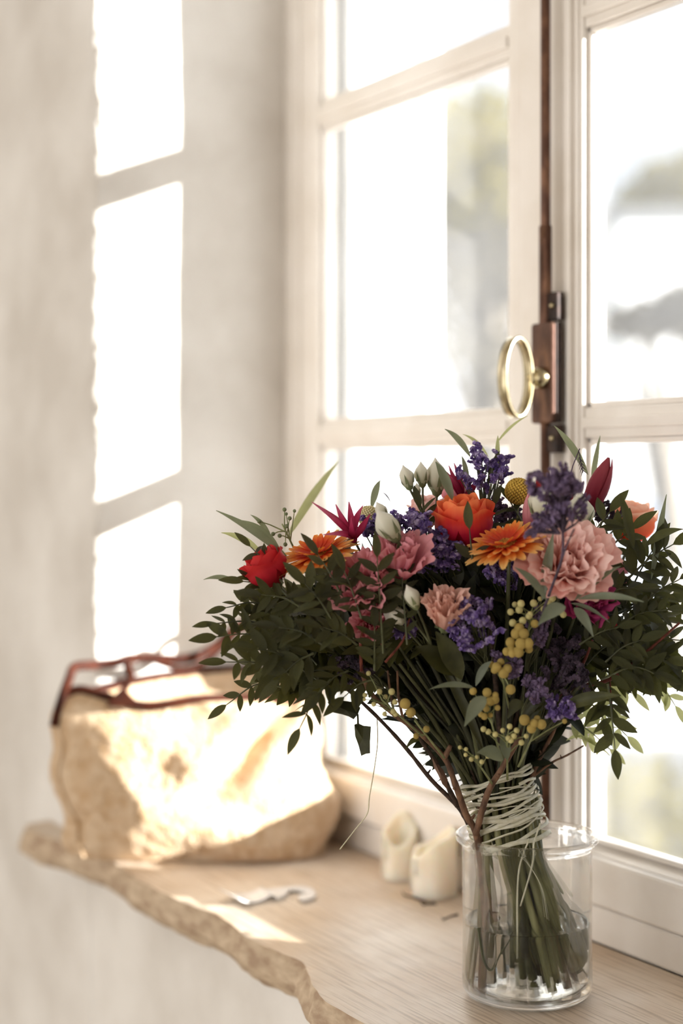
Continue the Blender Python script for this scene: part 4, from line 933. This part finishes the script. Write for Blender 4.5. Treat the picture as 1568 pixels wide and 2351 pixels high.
# woody branches and twigs
twig([(770, 1558, 1.62), (860, 1640, 1.64), (930, 1715, 1.66), (990, 1790, 1.67), (1050, 1850, 1.68), (1075, 1890, 1.685)], .0016, .0030, M_BARKDK, label='thin dark twig at the lower left of the stems')
twig([(830, 1540, 1.62), (850, 1590, 1.63), (905, 1640, 1.64), (960, 1680, 1.65), (1020, 1740, 1.66), (1045, 1800, 1.665), (1070, 1870, 1.67), (1092, 1910, 1.675), (1105, 1980, 1.69), (1120, 2060, 1.69), (1140, 2110, 1.70)], .0022, .0042, label='thick brown forked branch left of the stems')
twig([(1020, 1740, 1.66), (1034, 1712, 1.655)], .0034, .0020, name='branch_stub'); twig([(1092, 1915, 1.672), (1120, 1820, 1.655), (1155, 1760, 1.645), (1195, 1690, 1.635)], .0034, .0026, label='brown branch crossing the front of the stems')
twig([(1295, 1620, 1.70), (1265, 1690, 1.70), (1235, 1750, 1.70), (1215, 1800, 1.70)], .0018, .0028, M_BARK, label='sunlit branch at the right of the stems'); twig([(1215, 1790, 1.70), (1265, 1752, 1.70), (1300, 1735, 1.71), (1340, 1712, 1.72)], .0013, .0009, M_BARK)
twig([(960, 1690, 1.66), (1000, 1750, 1.67), (1020, 1790, 1.67), (1050, 1850, 1.68)], .0022, .0030, M_BARKDK); twig([(1560, 1430, 1.64), (1480, 1500, 1.64), (1400, 1560, 1.65), (1300, 1590, 1.66), (1220, 1680, 1.68)], .0012, .0026, M_BARKRED, label='reddish branch carrying the right leaves')
twig([(1310, 1580, 1.65), (1345, 1510, 1.64), (1360, 1470, 1.63)], .0018, .0012, M_BARKRED); twig([(1400, 1560, 1.65), (1405, 1620, 1.64), (1415, 1640, 1.64)], .0008, .0006, M_BARKRED)
twig([(880, 1500, 1.60), (870, 1420, 1.59), (868, 1340, 1.59)], .0016, .0009, M_BARKRED); twig([(885, 1520, 1.61), (925, 1470, 1.60), (940, 1420, 1.60)], .0014, .0008, M_BARKRED); twig([(830, 1540, 1.62), (828, 1480, 1.61), (835, 1430, 1.60)], .0018, .0010, M_BARKRED)
twig([(905, 1640, 1.64), (895, 1580, 1.63), (890, 1540, 1.62)], .0014, .0009, M_BARK); twig([(925, 1650, 1.64), (915, 1600, 1.635), (912, 1540, 1.63)], .0016, .0010, M_BARK)

# leafy sprigs, leaf by leaf, where the head is seen against the light
lf = [  # start px, end px, pairs, leaf length, sag
    ((650, 1500, 1.63), (498, 1462, 1.60), 5, .027, .010), ((640, 1440, 1.63), (490, 1432, 1.61), 5, .020, .004), ((640, 1400, 1.63), (520, 1395, 1.62), 4, .020, .006),
    ((680, 1555, 1.62), (520, 1520, 1.60), 5, .026, .006), ((660, 1580, 1.64), (520, 1618, 1.63), 4, .022, .012), ((690, 1530, 1.61), (590, 1490, 1.59), 4, .028, .004),
    ((760, 1560, 1.60), (688, 1672, 1.58), 4, .026, .006), ((800, 1540, 1.61), (735, 1590, 1.59), 3, .028, .004), ((720, 1500, 1.60), (640, 1560, 1.59), 4, .028, .004), ((860, 1560, 1.61), (790, 1600, 1.60), 3, .026, .004),
    ((640, 1360, 1.63), (560, 1335, 1.62), 3, .024, .003), ((650, 1340, 1.62), (575, 1255, 1.62), 4, .020, .002), ((700, 1400, 1.60), (600, 1365, 1.60), 4, .026, .004),
    ((790, 1380, 1.585), (730, 1275, 1.59), 4, .026, .003), ((760, 1420, 1.585), (700, 1340, 1.58), 4, .028, .003), ((830, 1420, 1.58), (790, 1310, 1.58), 4, .027, .002),
    ((880, 1500, 1.585), (866, 1280, 1.575), 6, .024, .0), ((935, 1480, 1.59), (920, 1290, 1.59), 5, .020, .0), ((820, 1480, 1.585), (740, 1440, 1.575), 4, .028, .003), ((740, 1480, 1.59), (640, 1440, 1.59), 5, .026, .004),
    ((860, 1540, 1.59), (860, 1440, 1.58), 4, .024, .002), ((900, 1400, 1.59), (845, 1340, 1.585), 4, .024, .002),
    ((980, 1215, 1.67), (965, 1165, 1.67), 3, .022, .0), ((1085, 1290, 1.60), (1078, 1215, 1.60), 1, .026, .0),
    # right side
    ((1370, 1300, 1.68), (1450, 1215, 1.67), 4, .030, .004), ((1340, 1260, 1.66), (1400, 1175, 1.66), 3, .028, .002), ((1430, 1400, 1.67), (1500, 1260, 1.67), 5, .030, .004), ((1440, 1330, 1.66), (1545, 1250, 1.66), 4, .032, .004),
    ((1450, 1420, 1.66), (1560, 1330, 1.67), 5, .028, .006), ((1400, 1450, 1.64), (1530, 1400, 1.64), 6, .024, .006), ((1420, 1500, 1.66), (1560, 1470, 1.66), 6, .026, .008), ((1400, 1540, 1.64), (1500, 1545, 1.62), 4, .028, .006),
    ((1380, 1560, 1.62), (1530, 1560, 1.62), 5, .030, .012), ((1395, 1570, 1.62), (1412, 1720, 1.61), 4, .028, .003), ((1350, 1560, 1.63), (1385, 1650, 1.62), 3, .026, .004), ((1330, 1480, 1.61), (1420, 1440, 1.60), 5, .022, .003),
    ((1370, 1380, 1.63), (1455, 1350, 1.62), 4, .026, .004), ((1390, 1520, 1.61), (1470, 1470, 1.60), 4, .026, .004), ((1500, 1500, 1.64), (1590, 1560, 1.63), 4, .028, .008), ((1480, 1380, 1.7), (1590, 1390, 1.7), 4, .028, .006),
    ((1110, 1250, 1.66), (1135, 1160, 1.67), 3, .022, .0), ((1200, 1200, 1.68), (1170, 1150, 1.69), 2, .02, .0),
]
for a, b, n, L_, sg in lf: sprig(pin(P(*a)), pin(P(*b)), n, L_, sg)
# sprigs behind, on the window side, sunlight put into their paler green
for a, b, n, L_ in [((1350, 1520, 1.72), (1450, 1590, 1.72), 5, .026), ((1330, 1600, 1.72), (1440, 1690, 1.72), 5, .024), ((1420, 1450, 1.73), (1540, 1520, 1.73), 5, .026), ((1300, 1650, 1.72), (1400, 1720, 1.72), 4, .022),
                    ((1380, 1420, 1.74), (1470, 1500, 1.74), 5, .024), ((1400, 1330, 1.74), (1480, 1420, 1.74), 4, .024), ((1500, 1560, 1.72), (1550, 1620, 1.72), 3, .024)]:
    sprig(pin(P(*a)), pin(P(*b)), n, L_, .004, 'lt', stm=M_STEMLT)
# darker sprigs inside and behind, each one joined
for k in range(90):
    a_ = R.uniform(0, 2 * PI); q = math.sqrt(R.random()); px = 1010 + math.cos(a_) * q * 400; py = 1440 + math.sin(a_) * q * 140 + abs(px - 1010) * .02
    a = P(1040 + (px - 1040) * .55, 1480 + (py - 1480) * .5, R.uniform(1.70, 1.80)); b = P(px, py, R.uniform(1.69, 1.84))
    if px < 700: b = P(px, py, R.uniform(1.62, 1.74))
    sprig(pin(a), pin(b), 5, R.uniform(.026, .034), .008, 'dk', single=False)
for k in range(34):      # the dense dark left flank
    px, py = R.uniform(590, 900), R.uniform(1360, 1590); sprig(pin(P(px + R.uniform(60, 130), py + R.uniform(10, 60) - (40 if py > 1540 else 0), R.uniform(1.64, 1.70))), pin(P(px, py, R.uniform(1.63, 1.70))), 4, R.uniform(.028, .034), .006, 'dk', single=False)
for k in range(16):      # the right flank
    px, py = R.uniform(1400, 1540), R.uniform(1330, 1560); sprig(pin(P(px - R.uniform(60, 110), py + R.uniform(0, 50), R.uniform(1.64, 1.72))), pin(P(px, py, R.uniform(1.63, 1.72))), 4, R.uniform(.026, .032), .006, 'dk', single=False)
# deep foliage in the heart of the head and down between the stems
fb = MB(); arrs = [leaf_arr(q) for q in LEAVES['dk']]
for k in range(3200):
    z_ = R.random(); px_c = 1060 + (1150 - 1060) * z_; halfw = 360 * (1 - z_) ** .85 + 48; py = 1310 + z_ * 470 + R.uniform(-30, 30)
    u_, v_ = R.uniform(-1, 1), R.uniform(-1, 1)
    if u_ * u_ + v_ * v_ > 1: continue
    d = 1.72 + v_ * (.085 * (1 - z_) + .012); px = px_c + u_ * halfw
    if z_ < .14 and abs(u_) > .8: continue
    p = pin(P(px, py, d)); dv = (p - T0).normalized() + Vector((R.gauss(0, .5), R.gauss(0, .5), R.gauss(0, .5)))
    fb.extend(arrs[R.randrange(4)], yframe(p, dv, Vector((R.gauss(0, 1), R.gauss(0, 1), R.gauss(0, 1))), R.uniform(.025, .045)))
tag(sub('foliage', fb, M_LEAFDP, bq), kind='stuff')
# long narrow leaves
BL = [((665, 1285, 1.64), (496, 1172, 1.63), .0085, M_LEAFGR, 'long grey leaf reaching out at the upper left'), ((640, 1255, 1.65), (550, 1194, 1.65), .0075, M_LEAFGR, None), ((625, 1240, 1.66), (575, 1182, 1.66), .005, M_LEAFGR, None),
      ((600, 1268, 1.66), (508, 1223, 1.66), .007, M_LEAFLT, None), ((660, 1235, 1.72), (778, 1058, 1.86), .010, M_LEAFLT, 'pale blurred leaf rising toward the window'), ((545, 1340, 1.63), (467, 1331, 1.63), .006, M_LEAFGR, None), ((620, 1345, 1.63), (532, 1330, 1.62), .008, M_LEAF, None),
      ((852, 1170, 1.72), (873, 1102, 1.74), .008, M_LEAFGR, None), ((1080, 1050, 1.70), (1021, 985, 1.70), .0078, M_LEAFGR, 'pale leaf tip at the very top left'), ((1122, 1050, 1.73), (1062, 997, 1.72), .005, M_LEAFLT, None), ((1138, 1020, 1.72), (1212, 955, 1.72), .003, M_LEAFLT, None),
      ((1142, 1080, 1.70), (1143, 1000, 1.71), .005, M_LEAFLT, None), ((1350, 1090, 1.70), (1272, 977, 1.68), .008, M_LEAFGR, 'grey leaf with a sunlit tip above the right flowers'), ((1358, 1120, 1.73), (1378, 1000, 1.73), .006, M_LEAFGR, None), ((1365, 1150, 1.72), (1407, 1095, 1.72), .004, M_LEAFGR, None),
      ((1040, 1150, 1.66), (1000, 1060, 1.66), .010, M_LEAFGR, None), ((1075, 1120, 1.69), (1060, 1047, 1.69), .006, M_LEAFGR, None), ((1120, 1110, 1.7), (1148, 1035, 1.7), .006, M_LEAF, None),
      ((1328, 1375, 1.57), (1478, 1382, 1.55), .0075, M_LEAFGR, 'long light grey leaf lying across the right'), ((1320, 1378, 1.57), (1425, 1300, 1.58), .009, M_LEAFGR, None), ((1255, 1378, 1.56), (1182, 1303, 1.55), .0085, M_LEAFGR, None), ((1245, 1378, 1.58), (1270, 1225, 1.57), .010, M_LEAFGR, 'upright grey leaf in front of the pink flower'),
      ((1298, 1392, 1.55), (1235, 1435, 1.54), .014, M_LEAFGR, 'broad silvery leaf above the mimosa'), ((1318, 1395, 1.57), (1362, 1462, 1.57), .010, M_LEAFGR, None), ((1310, 1385, 1.58), (1400, 1430, 1.58), .004, M_LEAFGR, None),
      ((1270, 1650, 1.62), (1355, 1600, 1.60), .012, M_LEAF, None), ((1285, 1628, 1.60), (1424, 1597, 1.58), .013, M_LEAF, 'long dark leaf pointing right at the lower right'), ((1200, 1650, 1.60), (1258, 1600, 1.59), .010, M_LEAF, None), ((1115, 1600, 1.57), (1066, 1668, 1.56), .014, M_LEAFGR, 'grey green leaf hanging in front of the stems'),
      ((1090, 1580, 1.58), (985, 1583, 1.57), .006, M_LEAFGR, None), ((1092, 1575, 1.58), (1128, 1518, 1.58), .008, M_LEAFGR, None), ((1155, 1745, 1.60), (1095, 1728, 1.59), .014, M_LEAFGR, None), ((1165, 1745, 1.60), (1150, 1690, 1.60), .011, M_LEAFGR, None), ((1200, 1610, 1.6), (1165, 1650, 1.6), .012, M_LEAF, None),
      ((1060, 1560, 1.60), (1000, 1450, 1.595), .020, M_LEAF, None), ((1040, 1550, 1.61), (955, 1485, 1.60), .022, M_LEAF, None), ((1055, 1570, 1.61), (1050, 1500, 1.60), .012, M_LEAFGR, None), ((1110, 1720, 1.62), (1000, 1500, 1.63), .010, M_LEAF, None), ((1215, 1660, 1.62), (1275, 1530, 1.62), .014, M_LEAF, None), ((1225, 1700, 1.63), (1235, 1600, 1.62), .012, M_LEAF, None),
      ((1495, 1330, 1.66), (1530, 1135, 1.66), .008, M_LEAFGR, 'grey willow leaf rising at the right edge'), ((1455, 1260, 1.63), (1423, 1132, 1.62), .0095, M_LEAF, 'dark narrow leaf in front of the orange rose'), ((1480, 1255, 1.64), (1568, 1215, 1.64), .010, M_LEAF, None), ((900, 1160, 1.75), (872, 1130, 1.75), .002, M_STATDK, None),
      ((1300, 1700, 1.72), (1420, 1670, 1.73), .006, M_LEAFLT, None), ((1320, 1690, 1.72), (1400, 1735, 1.72), .005, M_LEAFLT, None), ((965, 1700, 1.63), (930, 1722, 1.62), .006, M_LEAF, None), ((620, 1410, 1.62), (545, 1440, 1.61), .006, M_LEAF, None)]
for a, b, w_, m_, lb in BL: blade(pin(P(*a)), P(*b), w_, m_, sag=.004, label=lb, nrm=(-VV * .8 + UU * R.uniform(.1, .6) + RR * R.uniform(-.3, .3)))
# broken broad leaf and dry leaf at the lower left
def flat_leaf(pxs, d, m, label, name='torn_leaf'):
    pts = [P(x, y, d + .004 * math.sin(i)) for i, (x, y) in enumerate(pxs)]; n = len(pts); c = sum(pts, Vector()) / n - VV * .002
    mb = MB(); mb.v = pts + [c] + [p + VV * .0008 for p in pts] + [c + VV * .0008]
    mb.f = [(i, (i + 1) % n, n) for i in range(n)] + [(n + 1 + (i + 1) % n, n + 1 + i, 2 * n + 1) for i in range(n)] + [(i, n + 1 + i, n + 1 + (i + 1) % n, (i + 1) % n) for i in range(n)]
    tag(sub(name, mb, m, bq, smooth=False), label)
flat_leaf([(752, 1612), (775, 1607), (812, 1612), (828, 1625), (822, 1640), (812, 1652), (800, 1645), (785, 1640), (765, 1636)], 1.625, M_LEAF, 'torn broad leaf hanging under the left side')
flat_leaf([(813, 1664), (822, 1660), (834, 1666), (852, 1668), (850, 1700), (850, 1730), (840, 1731), (829, 1736), (823, 1712), (815, 1690)], 1.63, M_LEAF, 'ragged leaf remnant hanging by a thread')
mb = MB(); mb.tube([P(821, 1640, 1.626), P(822, 1664, 1.63)], .0012, 5); sub('leaf_vein', mb, M_LEAF, bq)
flat_leaf([(992, 1738), (1003, 1752), (1018, 1768), (1028, 1790), (1026, 1812), (1015, 1800), (1006, 1780), (996, 1762)], 1.665, M_LEAFDEAD, 'dry brown leaf at the left of the stems')
# grass-like spikelet at the top right
mb = MB(); mb.tube([P(1302, 1120, 1.66), P(1315, 1070, 1.66), P(1331, 1030, 1.66)], .0006, 5); mb.tube([P(1329, 1036, 1.66), P(1332, 1052, 1.66), P(1338, 1085, 1.66)], .0005, 5)
for k in range(9): a = P(1330 + k * .9, 1050 + k * 4, 1.66); mb.tube([a, a + cdir(.7 if k % 2 else -.2, -.6, .2) * .006], [.0007, .0002], 4)
sub('grass_spikelet', mb, M_STATDK, bq)
# bare stems that fan out through the binding
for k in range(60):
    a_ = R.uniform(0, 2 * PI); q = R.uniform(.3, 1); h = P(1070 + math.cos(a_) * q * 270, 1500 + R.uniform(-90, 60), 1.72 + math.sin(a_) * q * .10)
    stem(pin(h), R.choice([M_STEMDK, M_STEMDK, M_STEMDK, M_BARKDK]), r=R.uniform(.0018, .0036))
for k in range(22):
    a_ = 2 * PI * k / 22; h = T0 + UU * .10 + (RR * math.cos(a_) + VV * math.sin(a_)) * R.uniform(.01, .04); stem(pin(h), R.choice([M_STEM, M_BARKDK]), r=R.uniform(.0026, .0036))
# feet of the stems that show largest in the vase
for (x0, y0, x1, y1, zb) in [(1110, 1960, 1092, 2270, 0), (1105, 1975, 1120, 2285, 0), (1120, 1960, 1143, 2275, 0), (1165, 1950, 1200, 2260, 0), (1180, 1960, 1225, 2270, 0), (1195, 1990, 1262, 2292, 0), (1215, 1970, 1290, 2270, 0), (1205, 1950, 1275, 2240, 0), (1230, 1950, 1320, 2215, 0), (1240, 1960, 1330, 2200, 0), (1225, 1980, 1308, 2225, 0), (1250, 2010, 1345, 2170, 0), (1150, 1960, 1230, 2280, 0)]:
    d0 = R.uniform(1.675, 1.70); d1 = R.uniform(1.69, 1.73); tp = T0 + (P(x0, y0, d0) - T0) * .2
    tp = P(x0 - (x1 - x0) * .22, 1830, d0 + .01); pts = [P(x1, y1, d1), P((x0 + x1) / 2 + 4, (y0 + y1) / 2, (d0 + d1) / 2), P(x0, y0, d0), tp]
    dv = pts[0] - VC; dv.z = 0
    if dv.length > .054: q = VC + dv.normalized() * .054; pts[0] = Vector((q.x, q.y, pts[0].z))
    pts[0].z = max(.014, pts[0].z)
    mb = MB(); r_ = R.uniform(.0042, .0058); mb.tube(catmull(pts, 6), [r_ - .0001 * i for i in range(19)], 10); sub('stem', mb, M_BARK if x1 in (1120, 1290) else M_STEMFOOT, bq)
# grassy leaf folded under water, pale leaves beside the binding
mb = MB(); mb.tube(catmull([P(1100, 2130, 1.68), P(1112, 2200, 1.675), P(1130, 2226, 1.67), P(1150, 2190, 1.67), P(1175, 2150, 1.675)], 5), .0026, 6, True, .2); sub('folded_leaf', mb, M_STEM, bq)
mb = MB(); mb.tube(catmull([P(1232, 1950, 1.70), P(1262, 2000, 1.70), P(1285, 2040, 1.70), P(1293, 2052, 1.70)], 5), [.0034] * 12 + [.003, .0026, .002, .001], 7, True, .5); tag(sub('pale_stem', mb, M_STEMLT, bq), 'pale stem end above the water')
mb = MB(); mb.tube(catmull([P(1222, 1900, 1.70), P(1240, 1990, 1.70), P(1262, 2040, 1.70), P(1290, 2085, 1.70)], 5), .0028, 7, True, .4); sub('pale_stem', mb, M_STEMLT, bq)
# raffia binding: many turns rising to the right, loose ends
rf = MB(); rr = random.Random(5)
for k in range(26):
    zc = T0.z + rr.uniform(-.048, .024); tl = rr.uniform(.10, .50); tl2 = rr.uniform(-.2, .2); rad = .0365 + rr.uniform(-.002, .0015) + abs(zc - T0.z) * .05; ph = rr.uniform(0, 6)
    span = 2 * PI * rr.uniform(.8, 1.05); m_ = 30; pts = []
    for i in range(m_ + 1):
        a = ph + span * i / m_; o = RR * math.cos(a) * rad + VV * math.sin(a) * rad * .93
        shift = RR * ((T0.z - zc) * .25)
        pts.append(Vector((T0.x, T0.y, zc)) + shift + o + UU * (tl * rad * math.cos(a) + tl2 * rad * math.sin(a) + .0012 * math.sin(5 * a + k)))
    rf.tube(pts, rr.choice([.0004, .0005, .0006]), 6, True, rr.choice([1.5, 2.5, 3.5, 4.5]))
for (a, b, c_) in (((1215, 1925, 1.665), (1190, 2010, 1.66), (1188, 2200, 1.66)), ((1225, 1930, 1.665), (1222, 1985, 1.66), (1195, 2080, 1.66)), ((1190, 1950, 1.66), (1240, 2030, 1.665), (1256, 2110, 1.67)), ((1240, 1890, 1.67), (1225, 1940, 1.665), (1228, 1955, 1.665))):
    rf.tube(catmull([P(*a), P(*b), P(*c_)], 6), .0011, 5, True, .4)
tag(sub('raffia_binding', rf, M_RAFFIA, bq), 'pale glossy raffia wound many times around the stems')
mb = MB(); mb.tube(catmull([P(865, 1640, 1.66), P(867, 1700, 1.66), P(860, 1760, 1.66), P(848, 1830, 1.66), P(843, 1868, 1.66), P(815, 1905, 1.665), P(780, 1950, 1.67)], 6), .0007, 5, True, .5); tag(sub('loose_fibre', mb, M_RAFFIA, bq), 'single loose raffia fibre hanging at the left')
print('leaves', LEAFCOUNT[0], 'objects', len(bpy.data.objects), 'tris', sum(len(m.polygons) for m in bpy.data.meshes))
